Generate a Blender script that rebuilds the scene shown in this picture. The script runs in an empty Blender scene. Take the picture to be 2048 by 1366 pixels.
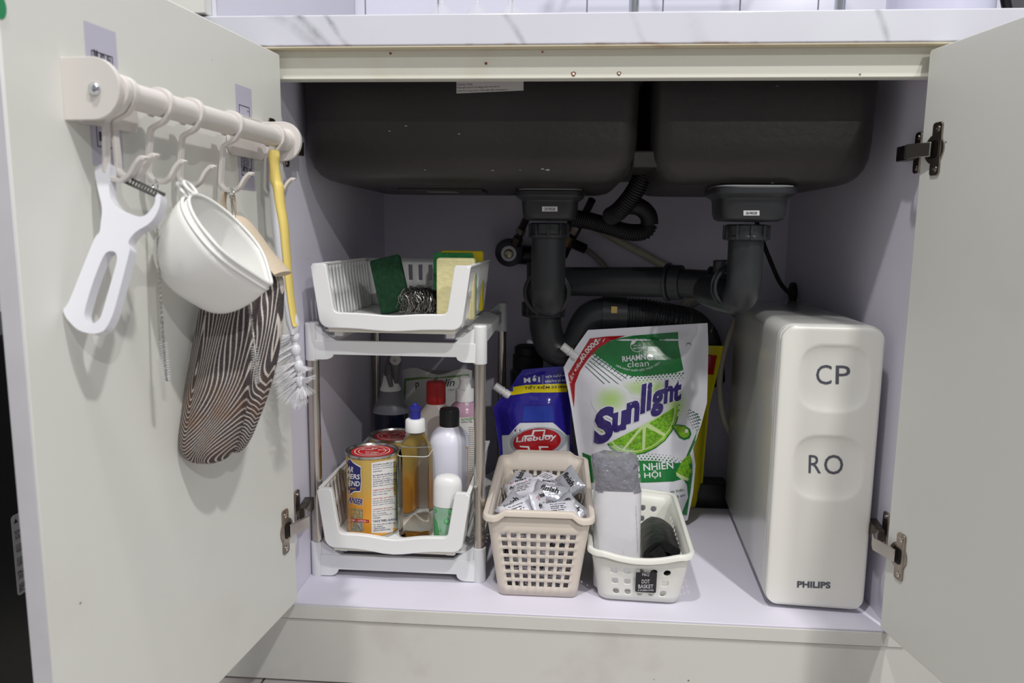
import bpy, bmesh, math, random
from mathutils import Vector, Matrix, noise as mnoise
from mathutils.bvhtree import BVHTree

random.seed(7)
scene = bpy.context.scene
col = scene.collection

# ------------------------------------------------------------------ camera
CAM = Vector((-0.03142, -0.98417, 0.53021))
RIGHT = Vector((0.99727792, 0.07295783, 0.01067272))
UP = Vector((-0.02094553, 0.14152806, 0.98971263))
FWD = Vector((-0.07069680, 0.98724210, -0.14267095))
FPX = 1492.03
cam_data = bpy.data.cameras.new('camera')
cam = bpy.data.objects.new('camera', cam_data)
col.objects.link(cam)
cam.matrix_world = Matrix((
    (RIGHT.x, UP.x, -FWD.x, CAM.x),
    (RIGHT.y, UP.y, -FWD.y, CAM.y),
    (RIGHT.z, UP.z, -FWD.z, CAM.z),
    (0, 0, 0, 1)))
cam_data.sensor_width = 36.0
cam_data.lens = FPX * 36.0 / 2048.0
cam_data.clip_start = 0.02
cam_data.dof.use_dof = True
cam_data.dof.focus_distance = 1.12
cam_data.dof.aperture_fstop = 7.0
scene.camera = cam

# ------------------------------------------------------------------ light
world = bpy.data.worlds.new('world')
scene.world = world
world.use_nodes = True
world.node_tree.nodes['Background'].inputs[0].default_value = (0.93, 0.96, 1.0, 1)
world.node_tree.nodes['Background'].inputs[1].default_value = 0.32


def ceiling_lamp(x, y, z, power, size, tint=(1.0, 0.98, 0.955)):
    d = bpy.data.lights.new('ceiling_lamp', 'AREA')
    d.shape = 'DISK'
    d.size = size
    d.energy = power
    d.color = tint
    o = bpy.data.objects.new('ceiling_lamp', d)
    o.location = (x, y, z)
    col.objects.link(o)
    return o


ceiling_lamp(0.80, -1.35, 2.45, 35, 0.11)
ceiling_lamp(1.60, -3.40, 2.45, 66, 0.13)
ceiling_lamp(-0.36, -0.95, 2.45, 26, 0.11)

scene.view_settings.view_transform = 'Standard'
scene.view_settings.look = 'None'
scene.view_settings.gamma = 1.0
scene.view_settings.use_curve_mapping = False
scene.view_settings.exposure = 0.0


# ------------------------------------------------------------------ helpers
def lin(c):
    return tuple((x / 12.92 if x <= 0.04045 else ((x + 0.055) / 1.055) ** 2.4) for x in (v / 255.0 for v in c))


def ray(px, py):
    return RIGHT * ((px - 1024) / FPX) - UP * ((py - 683) / FPX) + FWD


def at(px, py, x=None, y=None, z=None):
    """point of the place seen at a reference pixel, on the plane x, y or z = value"""
    d = ray(px, py)
    if x is not None:
        t = (x - CAM.x) / d.x
    elif y is not None:
        t = (y - CAM.y) / d.y
    else:
        t = (z - CAM.z) / d.z
    return CAM + d * t


def on_plane(px, py, p0, n):
    d = ray(px, py)
    return CAM + d * ((p0 - CAM).dot(n) / d.dot(n))


# door frames: hinge corner, direction along the door, inward normal
AL, AR = 0.0995, 0.1767
DEL, DUL, DNL = Vector((-0.4035, -0.010, 0)), Vector((-math.sin(AL), -math.cos(AL), 0)), Vector((math.cos(AL), -math.sin(AL), 0))
DER, DUR, DNR = Vector((0.3999, -0.010, 0)), Vector((math.sin(AR), -math.cos(AR), 0)), Vector((-math.cos(AR), -math.sin(AR), 0))


def DL(s, n, z):
    return DEL + DUL * s + DNL * n + Vector((0, 0, z))


def DR(s, n, z):
    return DER + DUR * s + DNR * n + Vector((0, 0, z))


def door_hit(px, py, n=0.0, s=None):
    """point on the left door's inner face (offset n) or on the cross plane at s"""
    if s is None:
        return on_plane(px, py, DL(0, n, 0), DNL)
    return on_plane(px, py, DL(s, 0, 0), DUL)


_mats = {}


def mat(name, c, rough=0.5, metal=0.0, spec=0.5, var=None, bump=None, trans=0.0, ior=1.45, alpha=1.0, sss=0.0, coat=0.0, linear=False):
    """plain procedural material: colour with optional noise variation and noise bump"""
    if name in _mats:
        return _mats[name]
    m = bpy.data.materials.new(name)
    m.use_nodes = True
    nt = m.node_tree
    b = nt.nodes['Principled BSDF']
    rgb = c if linear else lin(c)
    b.inputs['Base Color'].default_value = (*rgb, 1)
    b.inputs['Roughness'].default_value = rough
    b.inputs['Metallic'].default_value = metal
    b.inputs['Specular IOR Level'].default_value = spec
    b.inputs['IOR'].default_value = ior
    b.inputs['Transmission Weight'].default_value = trans
    b.inputs['Alpha'].default_value = alpha
    b.inputs['Coat Weight'].default_value = coat
    if sss:
        b.inputs['Subsurface Weight'].default_value = sss
        b.inputs['Subsurface Radius'].default_value = (0.01, 0.01, 0.01)
        b.inputs['Subsurface Scale'].default_value = 0.5
    if var or bump:
        tc = nt.nodes.new('ShaderNodeTexCoord')
    if var:
        n = nt.nodes.new('ShaderNodeTexNoise')
        n.inputs['Scale'].default_value = var[0]
        n.inputs['Detail'].default_value = 6
        nt.links.new(tc.outputs['Object'], n.inputs['Vector'])
        r = nt.nodes.new('ShaderNodeValToRGB')
        a = var[1]
        r.color_ramp.elements[0].position = 0.3
        r.color_ramp.elements[1].position = 0.7
        r.color_ramp.elements[0].color = (*[x * (1 - a) for x in rgb], 1)
        r.color_ramp.elements[1].color = (*[min(1, x * (1 + a)) for x in rgb], 1)
        nt.links.new(n.outputs['Fac'], r.inputs['Fac'])
        nt.links.new(r.outputs['Color'], b.inputs['Base Color'])
    if bump:
        n2 = nt.nodes.new('ShaderNodeTexNoise')
        n2.inputs['Scale'].default_value = bump[0]
        n2.inputs['Detail'].default_value = 4
        nt.links.new(tc.outputs['Object'], n2.inputs['Vector'])
        bp = nt.nodes.new('ShaderNodeBump')
        bp.inputs['Strength'].default_value = bump[1]
        bp.inputs['Distance'].default_value = bump[2] if len(bump) > 2 else 0.002
        nt.links.new(n2.outputs['Fac'], bp.inputs['Height'])
        nt.links.new(bp.outputs['Normal'], b.inputs['Normal'])
    _mats[name] = m
    return m


class NT:
    """tiny node helper for the few patterned materials"""

    def __init__(self, m):
        self.t = m.node_tree
        self.b = self.t.nodes['Principled BSDF']
        self.tc = self.t.nodes.new('ShaderNodeTexCoord')
        self.obj = self.tc.outputs['Object']

    def n(self, typ, **k):
        nd = self.t.nodes.new(typ)
        for a, v in k.items():
            if a.startswith('i_'):
                nd.inputs[int(a[2:]) if a[2:].isdigit() else a[2:]].default_value = v
            else:
                setattr(nd, a, v)
        return nd

    def l(self, a, b):
        self.t.links.new(a, b)

    def math(self, op, a, b=None, clamp=False):
        nd = self.n('ShaderNodeMath', operation=op, use_clamp=clamp)
        for i, v in enumerate((a, b)):
            if v is None:
                continue
            if isinstance(v, (int, float)):
                nd.inputs[i].default_value = v
            else:
                self.l(v, nd.inputs[i])
        return nd.outputs[0]

    def noise(self, scale, detail=4, vec=None):
        nd = self.n('ShaderNodeTexNoise')
        nd.inputs['Scale'].default_value = scale
        nd.inputs['Detail'].default_value = detail
        self.l(vec or self.obj, nd.inputs['Vector'])
        return nd.outputs['Fac']

    def mix(self, fac, a, b):
        nd = self.n('ShaderNodeMix', data_type='RGBA')
        if isinstance(fac, (int, float)):
            nd.inputs[0].default_value = fac
        else:
            self.l(fac, nd.inputs[0])
        for i, v in ((6, a), (7, b)):
            if isinstance(v, tuple):
                nd.inputs[i].default_value = (*v, 1)
            else:
                self.l(v, nd.inputs[i])
        return nd.outputs[2]

    def xyz(self):
        s = self.n('ShaderNodeSeparateXYZ')
        self.l(self.obj, s.inputs[0])
        return s.outputs

    def color(self, c):
        self.l(c, self.b.inputs['Base Color'])

    def ramp(self, v, lo, hi):
        nd = self.n('ShaderNodeMapRange')
        nd.inputs[1].default_value = lo
        nd.inputs[2].default_value = hi
        self.l(v, nd.inputs[0])
        return nd.outputs[0]


def tag(o, label=None, cat=None, group=None, kind=None):
    for k, v in (('label', label), ('category', cat), ('group', group), ('kind', kind)):
        if v:
            o[k] = v
    return o


OFF = {}


def thing(name, loc, label, cat, group=None):
    o = bpy.data.objects.new(name, None)
    o.empty_display_size = 0.02
    o.location = loc
    col.objects.link(o)
    OFF[o.name] = Vector(loc)
    return tag(o, label, cat, group)


class MB:
    def __init__(self, xf=None):
        self.v, self.f, self.m = [], [], []
        self.xf = xf

    def add(self, vs, fs, mi=0):
        b = len(self.v)
        for p in vs:
            p = Vector(p)
            self.v.append(self.xf @ p if self.xf else p)
        for f in fs:
            self.f.append(tuple(i + b for i in f))
            self.m.append(mi)
        return self

    def box(self, c, s, rot=None, mi=0):
        c = Vector(c)
        vs = []
        for dx in (-.5, .5):
            for dy in (-.5, .5):
                for dz in (-.5, .5):
                    p = Vector((dx * s[0], dy * s[1], dz * s[2]))
                    if rot:
                        p = rot @ p
                    vs.append(c + p)
        return self.add(vs, [(0, 1, 3, 2), (4, 6, 7, 5), (0, 4, 5, 1), (2, 3, 7, 6), (0, 2, 6, 4), (1, 5, 7, 3)], mi)

    def box6(self, x0, x1, y0, y1, z0, z1, mi=0):
        return self.box(((x0 + x1) / 2, (y0 + y1) / 2, (z0 + z1) / 2), (x1 - x0, y1 - y0, z1 - z0), None, mi)

    def loft(self, rings, caps=True, closed=True, mi=0):
        n = len(rings[0])
        vs = [p for r in rings for p in r]
        fs = []
        for i in range(len(rings) - 1):
            for j in range(n if closed else n - 1):
                k = (j + 1) % n
                fs.append((i * n + j, i * n + k, (i + 1) * n + k, (i + 1) * n + j))
        if caps and closed:
            fs.append(tuple(range(n - 1, -1, -1)))
            fs.append(tuple((len(rings) - 1) * n + j for j in range(n)))
        return self.add(vs, fs, mi)

    def tube(self, pts, r, seg=12, caps=True, mi=0, closed=False):
        pts = [Vector(p) for p in pts]
        n = len(pts)
        rs = r if isinstance(r, (list, tuple)) else [r] * n
        rings = []
        t0 = None
        for i, p in enumerate(pts):
            if closed:
                t = (pts[(i + 1) % n] - pts[i - 1]).normalized()
            else:
                t = (pts[min(i + 1, n - 1)] - pts[max(i - 1, 0)]).normalized()
            if t0 is None:
                a = Vector((0, 0, 1)) if abs(t.z) < 0.9 else Vector((1, 0, 0))
                u = t.cross(a).normalized()
            else:
                u = (u - t * u.dot(t))
                u = u.normalized() if u.length > 1e-6 else t.orthogonal().normalized()
            t0 = t
            w = t.cross(u)
            rings.append([p + (u * math.cos(2 * math.pi * k / seg) + w * math.sin(2 * math.pi * k / seg)) * rs[i] for k in range(seg)])
        if closed:
            rings.append(rings[0])
            caps = False
        return self.loft(rings, caps, True, mi)

    def lathe(self, prof, o=(0, 0, 0), seg=32, rot=None, mi=0, caps=True, sx=1, sy=1):
        o = Vector(o)
        rings = []
        for r, z in prof:
            ring = []
            for k in range(seg):
                a = 2 * math.pi * k / seg
                p = Vector((r * math.cos(a) * sx, r * math.sin(a) * sy, z))
                ring.append(o + (rot @ p if rot else p))
            rings.append(ring)
        return self.loft(rings, caps, True, mi)

    def bvh(self):
        return BVHTree.FromPolygons([tuple(p) for p in self.v], self.f, epsilon=0)

    def build(self, name, mats, parent=None, loc=None, smooth=35, bevel=0, bseg=2, solid=0, solid_off=-1, sub=0, weld=False):
        off = Vector((0, 0, 0))
        if parent is not None:
            off = OFF.get(parent.name, off)
        elif loc is not None:
            off = Vector(loc)
        me = bpy.data.meshes.new(name)
        me.from_pydata([tuple(p - off) for p in self.v], [], self.f)
        if not isinstance(mats, (list, tuple)):
            mats = [mats]
        for m in mats:
            me.materials.append(m)
        if len(mats) > 1:
            me.polygons.foreach_set('material_index', self.m)
        bm = bmesh.new()
        bm.from_mesh(me)
        if weld:
            bmesh.ops.remove_doubles(bm, verts=bm.verts, dist=1e-5)
        bmesh.ops.recalc_face_normals(bm, faces=bm.faces)
        bm.to_mesh(me)
        bm.free()
        if smooth:
            me.shade_smooth()
            me.set_sharp_from_angle(angle=math.radians(smooth))
        o = bpy.data.objects.new(name, me)
        col.objects.link(o)
        if parent is not None:
            o.parent = parent
        else:
            o.location = off
        OFF[o.name] = off
        if sub:
            md = o.modifiers.new('subdivision', 'SUBSURF')
            md.levels = md.render_levels = sub
        if solid:
            md = o.modifiers.new('solidify', 'SOLIDIFY')
            md.thickness = solid
            md.offset = solid_off
        if bevel:
            md = o.modifiers.new('bevel', 'BEVEL')
            md.width = bevel
            md.segments = bseg
            md.limit_method = 'ANGLE'
            md.angle_limit = math.radians(40)
            md.harden_normals = False
        return o


def rrect(hx, hy, r, seg=6, cx=0.0, cy=0.0):
    pts = []
    r = min(r, hx, hy)
    for sx, sy, a0 in ((1, 1, 0), (-1, 1, 90), (-1, -1, 180), (1, -1, 270)):
        for k in range(seg + 1):
            a = math.radians(a0 + 90 * k / seg)
            pts.append((cx + sx * (hx - r) + r * math.cos(a), cy + sy * (hy - r) + r * math.sin(a)))
    return pts


def smooth_path(pts, n=8, closed=False):
    """Catmull-Rom through points"""
    P = [Vector(p) for p in pts]
    out = []
    m = len(P)
    for i in range(m if closed else m - 1):
        if closed:
            p0, p1, p2, p3 = P[i - 1], P[i], P[(i + 1) % m], P[(i + 2) % m]
        else:
            p0, p1, p2, p3 = P[max(i - 1, 0)], P[i], P[i + 1], P[min(i + 2, m - 1)]
        for k in range(n):
            t = k / n
            out.append(0.5 * ((2 * p1) + (p2 - p0) * t + (2 * p0 - 5 * p1 + 4 * p2 - p3) * t * t + (3 * p1 - p0 - 3 * p2 + p3) * t ** 3))
    if not closed:
        out.append(P[-1])
    return out


def plate(mb, outer, holes, thick_vec, mi=0):
    """flat plate with holes: 3-D loops, extruded by thick_vec"""
    def clean(lp):
        out = []
        for p in lp:
            if not out or (Vector(p) - out[-1]).length > 1e-5:
                out.append(Vector(p))
        if (out[0] - out[-1]).length < 1e-5:
            out.pop()
        return out
    outer = clean(outer)
    holes = [clean(q) for q in holes]
    bm = bmesh.new()
    for loop in [outer] + list(holes):
        vs = [bm.verts.new(p) for p in loop]
        for i in range(len(vs)):
            bm.edges.new((vs[i], vs[(i + 1) % len(vs)]))
    bmesh.ops.triangle_fill(bm, use_beauty=True, use_dissolve=False, edges=bm.edges[:])
    bm.verts.index_update()
    vs = [v.co.copy() for v in bm.verts]
    tri = [[v.index for v in f.verts] for f in bm.faces]
    bm.free()
    n = len(vs)
    tv = Vector(thick_vec)
    fs = [tuple(t) for t in tri] + [tuple(i + n for i in reversed(t)) for t in tri]
    k = 0
    for loop in [outer] + list(holes):
        m = len(loop)
        for i in range(m):
            a, c = k + i, k + (i + 1) % m
            fs.append((a, c, c + n, a + n))
        k += m
    mb.add(vs + [p + tv for p in vs], fs, mi)


_tcache = {}


def text2d(body, bold=0.0, shear=0.0):
    key = (body, bold, shear)
    if key in _tcache:
        return _tcache[key]
    c = bpy.data.curves.new('lettering', 'FONT')
    c.body = body
    c.offset = bold
    c.shear = shear
    c.resolution_u = 3
    o = bpy.data.objects.new('lettering', c)
    col.objects.link(o)
    dg = bpy.context.evaluated_depsgraph_get()
    ev = o.evaluated_get(dg)
    me = ev.to_mesh()
    vs = [(v.co.x, v.co.y) for v in me.vertices]
    fs = [tuple(p.vertices) for p in me.polygons]
    ev.to_mesh_clear()
    bpy.data.objects.remove(o)
    bpy.data.curves.remove(c)
    x0, x1 = min(v[0] for v in vs), max(v[0] for v in vs)
    y0, y1 = min(v[1] for v in vs), max(v[1] for v in vs)
    vs = [((a - x0) / max(x1 - x0, 1e-6), (b - y0) / max(y1 - y0, 1e-6)) for a, b in vs]
    _tcache[key] = (vs, fs)
    return vs, fs


class Print:
    """flat print laid on a real surface: shapes given by reference pixel are dropped onto the surface"""

    def __init__(self, bvh=None, plane=None, eps=0.0004):
        self.bvh, self.plane, self.eps = bvh, plane, eps
        self.mb = MB()
        self.mats = []
        self.level = 0
        self.step = 0

    def mi(self, m):
        if m not in self.mats:
            self.mats.append(m)
        return self.mats.index(m)

    def hit(self, px, py, e):
        d = ray(px, py).normalized()
        if self.plane:
            p0, n = self.plane
            p = on_plane(px, py, p0, n)
            return p - d * e
        loc, nor, idx, dist = self.bvh.ray_cast(CAM, d)
        return None if loc is None else loc - d * e

    def put(self, vs, fs, m, step=0, lift=None):
        """vs in pixels"""
        step = step or self.step
        if step:
            bm = bmesh.new()
            bv = [bm.verts.new((a, b, 0)) for a, b in vs]
            for f in fs:
                try:
                    bm.faces.new([bv[i] for i in f])
                except ValueError:
                    pass
            for ax in (0, 1):
                lo = min(v[ax] for v in vs)
                hi = max(v[ax] for v in vs)
                k = math.floor(lo / step) + 1
                while k * step < hi:
                    co = [0, 0, 0]
                    no = [0, 0, 0]
                    co[ax] = k * step
                    no[ax] = 1
                    bmesh.ops.bisect_plane(bm, geom=bm.verts[:] + bm.edges[:] + bm.faces[:], plane_co=co, plane_no=no, dist=1e-4)
                    k += 1
            bm.verts.index_update()
            vs = [(v.co.x, v.co.y) for v in bm.verts]
            fs = [tuple(v.index for v in f.verts) for f in bm.faces]
            bm.free()
        e = self.eps + (self.level * 0.00016 if lift is None else lift)
        P = [self.hit(a, b, e) for a, b in vs]
        fs = [f for f in fs if all(P[i] is not None for i in f)]
        P = [p if p is not None else Vector((0, 0, 0)) for p in P]
        used = sorted({i for f in fs for i in f})
        rm = {i: k for k, i in enumerate(used)}
        self.mb.add([P[i] for i in used], [tuple(rm[i] for i in f) for f in fs], self.mi(m))

    def poly(self, pts, m, step=0, lift=None):
        # triangulate concave outlines
        bm = bmesh.new()
        vs = [bm.verts.new((a, b, 0)) for a, b in pts]
        try:
            f = bm.faces.new(vs)
            f.normal_update()
            bmesh.ops.triangulate(bm, faces=[f])
        except ValueError:
            bm.free()
            return
        bm.verts.index_update()
        fs = [tuple(v.index for v in f.verts) for f in bm.faces]
        bm.free()
        self.put(list(pts), fs, m, step, lift)

    def text(self, body, p0, p1, h, m, bold=0.0, shear=0.0, mid=None, step=0, slant=0.0, lift=None):
        """baseline from p0 to p1 (through control mid), bbox height h px; slant leans the uprights"""
        vs, fs = text2d(body, bold, shear)
        out = []
        if mid is None:
            mid = ((p0[0] + p1[0]) / 2, (p0[1] + p1[1]) / 2)
        for u, w in vs:
            x = (1 - u) ** 2 * p0[0] + 2 * u * (1 - u) * mid[0] + u * u * p1[0]
            y = (1 - u) ** 2 * p0[1] + 2 * u * (1 - u) * mid[1] + u * u * p1[1]
            tx = 2 * (1 - u) * (mid[0] - p0[0]) + 2 * u * (p1[0] - mid[0])
            ty = 2 * (1 - u) * (mid[1] - p0[1]) + 2 * u * (p1[1] - mid[1])
            L = math.hypot(tx, ty) or 1
            nx, ny = ty / L, -tx / L
            if slant is None:       # upright letters on a rising baseline
                nx, ny = 0.0, -1.0
            else:
                nx += slant * tx / L
                ny += slant * ty / L
            out.append((x + nx * w * h, y + ny * w * h))
        self.level += 1
        self.put(out, fs, m, step, lift)
        self.level -= 1

    def soft(self, c, rx, ry, name, m, parent, n=14):
        """elliptical tint that fades out towards its edge ('fade' attribute drives the ink)"""
        vs, fd, fs = [], [], []
        for j in range(n + 1):
            for k in range(48):
                a = 2 * math.pi * k / 48
                t = j / n
                vs.append(self.hit(c[0] + rx * t * math.cos(a), c[1] + ry * t * math.sin(a), self.eps + self.level * 0.00016))
                fd.append((1 - t * t) ** 1.5)
        for j in range(n):
            for k in range(48):
                q = (j * 48 + k, j * 48 + (k + 1) % 48, (j + 1) * 48 + (k + 1) % 48, (j + 1) * 48 + k)
                if all(vs[i] is not None for i in q):
                    fs.append(q)
        used = sorted({i for f in fs for i in f})
        rm = {i: k for k, i in enumerate(used)}
        mb = MB().add([vs[i] for i in used], [tuple(rm[i] for i in f) for f in fs])
        ob = mb.build(name, m, parent, smooth=60)
        a_ = ob.data.attributes.new('fade', 'FLOAT', 'POINT')
        a_.data.foreach_set('value', [fd[i] for i in used])
        return ob

    def build(self, name, parent):
        return self.mb.build(name, self.mats, parent, smooth=0)


def ell(cx, cy, rx, ry, n=28, rot=0.0, a0=0.0, a1=360.0):
    out = []
    c, s = math.cos(rot), math.sin(rot)
    full = abs(a1 - a0 - 360) < 1e-6
    for k in range(n if full else n + 1):
        a = math.radians(a0 + (a1 - a0) * k / n)
        x, y = rx * math.cos(a), ry * math.sin(a)
        out.append((cx + x * c - y * s, cy + x * s + y * c))
    return out


def interp(tab, t):
    """piecewise-linear table [(t, value...)]"""
    if t <= tab[0][0]:
        return tab[0][1:]
    for a, b in zip(tab, tab[1:]):
        if t <= b[0]:
            k = (t - a[0]) / (b[0] - a[0])
            return tuple(x + (y - x) * k for x, y in zip(a[1:], b[1:]))
    return tab[-1][1:]


# ------------------------------------------------------------------ materials
def worn(name, c, rough, stain, amount=0.16, scale=7.0, speck=True, spec=0.35):
    m = mat(name, c, rough, spec=spec)
    h = NT(m)
    base = lin(c)
    n1 = h.ramp(h.noise(scale, 5), 0.55, 0.85)
    a = h.math('MULTIPLY', n1, amount)
    cc = h.mix(a, base, lin(stain))
    if speck:
        v = h.n('ShaderNodeTexVoronoi')
        v.inputs['Scale'].default_value = 26
        h.l(h.obj, v.inputs['Vector'])
        sp = h.ramp(v.outputs['Distance'], 0.05, 0.03)
        k = h.math('GREATER_THAN', h.noise(9.0, 2), 0.60)
        cc = h.mix(h.math('MULTIPLY', sp, k, True), cc, lin((120, 112, 96)))
    h.color(cc)
    return m


M_DOOR = worn('door_laminate', (224, 225, 219), 0.38, (186, 184, 168))
M_CARC = worn('carcass_melamine', (222, 219, 233), 0.5, (190, 188, 192), 0.2)
M_PLINTH = worn('plinth_laminate', (208, 207, 202), 0.42, (160, 154, 140), 0.35, 12)
M_RAIL = worn('rail_laminate', (222, 222, 210), 0.4, (186, 172, 130), 0.25, 16)
M_WPLAS = mat('white_plastic', (232, 233, 233), 0.32)
M_CPLAS = mat('cream_plastic', (216, 211, 207), 0.38)
M_STEEL = mat('brushed_steel', (196, 190, 182), 0.22, 1.0)
M_CHROME = mat('chrome', (215, 218, 222), 0.08, 1.0)
M_NICKEL = mat('worn_nickel', (160, 150, 140), 0.3, 1.0, var=(60, 0.3))
M_DNICKEL = mat('dark_nickel', (96, 88, 78), 0.35, 1.0, var=(80, 0.4))
M_BLACK = mat('black_plastic', (18, 18, 20), 0.35)
M_DGREY = mat('grey_pipe_plastic', (46, 48, 51), 0.34)
M_RUBBER = mat('black_rubber', (26, 26, 27), 0.55)
M_INK = mat('black_ink', (20, 20, 22), 0.5)
M_WINK = mat('white_ink', (240, 240, 240), 0.4)
M_PAPER = mat('white_paper', (228, 228, 230), 0.6)

# ================================================================== THE SETTING
FLOOR_Z = -0.122
HTOP = 0.7255         # underside of the top rail
CB, CT = 0.7625, 0.8005   # countertop underside and top


def structure(o):
    o['kind'] = 'structure'
    return o


m_grout = mat('dark_grout', (74, 68, 64), 0.9, var=(40, 0.3))
floor = structure(MB().box6(-2.2, 2.2, -4.5, 0.9, FLOOR_Z - 0.06, FLOOR_Z - 0.003).build('floor', m_grout, loc=(0, 0, FLOOR_Z)))
m_tile = mat('wood_look_floor_tile', (186, 180, 178), 0.35)
h = NT(m_tile)
mp = h.n('ShaderNodeMapping')
mp.inputs['Scale'].default_value = (1.2, 26, 1)
h.l(h.obj, mp.inputs['Vector'])
h.color(h.mix(h.ramp(h.noise(2.5, 8, mp.outputs[0]), 0.35, 0.7), lin((168, 160, 158)), lin((205, 200, 199))))
# planks run along the cabinet, each a separate tile with dark joints
tile_me = None
TW, TD = 0.60, 0.15
for r in range(12):
    y1 = 0.045 - r * TD
    for c in range(-2, 3):
        x0 = -0.463 + c * TW + (0.0 if r % 2 == 0 else 0.3)
        if tile_me is None:
            t = MB().box((0, 0, 0), (TW - 0.004, TD - 0.004, 0.012)).build('floor_tile', m_tile, loc=(0, 0, 0), bevel=0.0008, bseg=1)
            tile_me = t.data
        else:
            t = bpy.data.objects.new('floor_tile', tile_me)
            col.objects.link(t)
        t.parent = floor
        t.location = (x0 + TW / 2, y1 - TD / 2, -0.006 + random.uniform(-0.0004, 0.0))

# tiled wall behind the worktop
wall = structure(MB().box6(-1.3, 1.6, 0.652, 0.72, FLOOR_Z, 2.45).build('wall_back', mat('wall_grout', (176, 172, 170), 0.9, var=(30, 0.1)), loc=(0, 0.652, 0)))
m_wt = mat('white_wall_tile', (222, 222, 236), 0.16, var=(3, 0.03))
wt_me = None
xg = at(1326, 8, y=0.648).x
TS = at(1480, 8, y=0.648).x - xg
for r in range(3):
    for c in range(-6, 5):
        if wt_me is None:
            t = MB().box((0, 0, 0), (TS - 0.003, 0.006, 0.30 - 0.003)).build('wall_tile', m_wt, loc=(0, 0, 0), bevel=0.001, bseg=1)
            wt_me = t.data
        else:
            t = bpy.data.objects.new('wall_tile', wt_me)
            col.objects.link(t)
        t.parent = wall
        t.location = (xg + TS * (c + 0.5), -0.003, CT + 0.16 + 0.30 * r)

# ================================================================== CABINET
cab = thing('sink_cabinet', (0, 0.3, FLOOR_Z), 'pale green-white sink cabinet with both doors wide open', 'cabinet')
X0, X1, YB = -0.42, 0.42, 0.60
MB().box6(X0 - 0.018, X0, 0.0, YB + 0.018, -0.021, 0.762).build('side_panel', M_CARC, cab, bevel=0.0006, bseg=1)
MB().box6(X1, X1 + 0.018, 0.0, YB + 0.018, -0.021, 0.762).build('side_panel', M_CARC, cab, bevel=0.0006, bseg=1)
MB().box6(X0, X1, YB, YB + 0.012, -0.018, 0.762).build('back_panel', M_CARC, cab)
MB().box6(X0, X1, 0.0016, YB, -0.018, 0.0).build('bottom_panel', M_CARC, cab, bevel=0.0008, bseg=1)
MB().box6(X0 - 0.018, X1 + 0.018, -0.003, -0.0001, -0.021, -0.0015).build('bottom_edge_strip', M_PLINTH, cab, bevel=0.0006, bseg=1)
MB().box6(X0 - 0.40, X1 + 0.30, 0.0, 0.016, FLOOR_Z + 0.003, -0.0225).build('plinth', M_PLINTH, cab, bevel=0.0006, bseg=1)
MB().box6(X0 + 0.0005, X1 - 0.0005, 0.0, 0.018, HTOP, CB - 0.0005).build('top_rail', M_RAIL, cab, bevel=0.0012)
MB().box6(X0, X1, 0.0182, 0.0192, HTOP + 0.0005, CB - 0.001).build('rail_back_edge', M_CARC, cab)

# rusty screw heads and drips on the top rail
m_rust = mat('rust_stain', (140, 84, 50), 0.9, var=(400, 0.4))
for px_, py_, r_ in ((1147, 148, 0.0030), (1238, 147, 0.0026), (781, 107, 0.0016), (972, 127, 0.0018), (1085, 104, 0.0012)):
    c_ = at(px_, py_, y=-0.0002)
    mb = MB()
    mb.loft([[c_ + Vector((r_ * (1 + 0.2 * math.sin(3 * a)) * math.cos(a), d_, r_ * math.sin(a))) for a in [2 * math.pi * k / 14 for k in range(14)]] for d_ in (0.0002, -0.0003)])
    rst = mb.build('rust_spot', m_rust, cab)
    if r_ > 0.0025:
        MB().lathe([(r_ * 0.55, 0.0), (r_ * 0.5, 0.0008), (0.0003, 0.0011)], c_ + Vector((0, -0.0002, 0)), 14, Matrix.Rotation(math.pi / 2, 3, 'X')).build('screw_head', M_PAPER, rst)

ZD0, ZD1, WD = 0.010, 0.7545, 0.437


def box_frame(mb, E, U_, N_, s0, s1, n0, n1, z0, z1, mi=0):
    vs = [E + U_ * s + N_ * n + Vector((0, 0, z)) for s in (s0, s1) for n in (n0, n1) for z in (z0, z1)]
    mb.add(vs, [(0, 1, 3, 2), (4, 6, 7, 5), (0, 4, 5, 1), (2, 3, 7, 6), (0, 2, 6, 4), (1, 5, 7, 3)], mi)
    return mb


M_EDGE = mat('door_edge_band', (208, 207, 212), 0.45, var=(20, 0.05))


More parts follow.
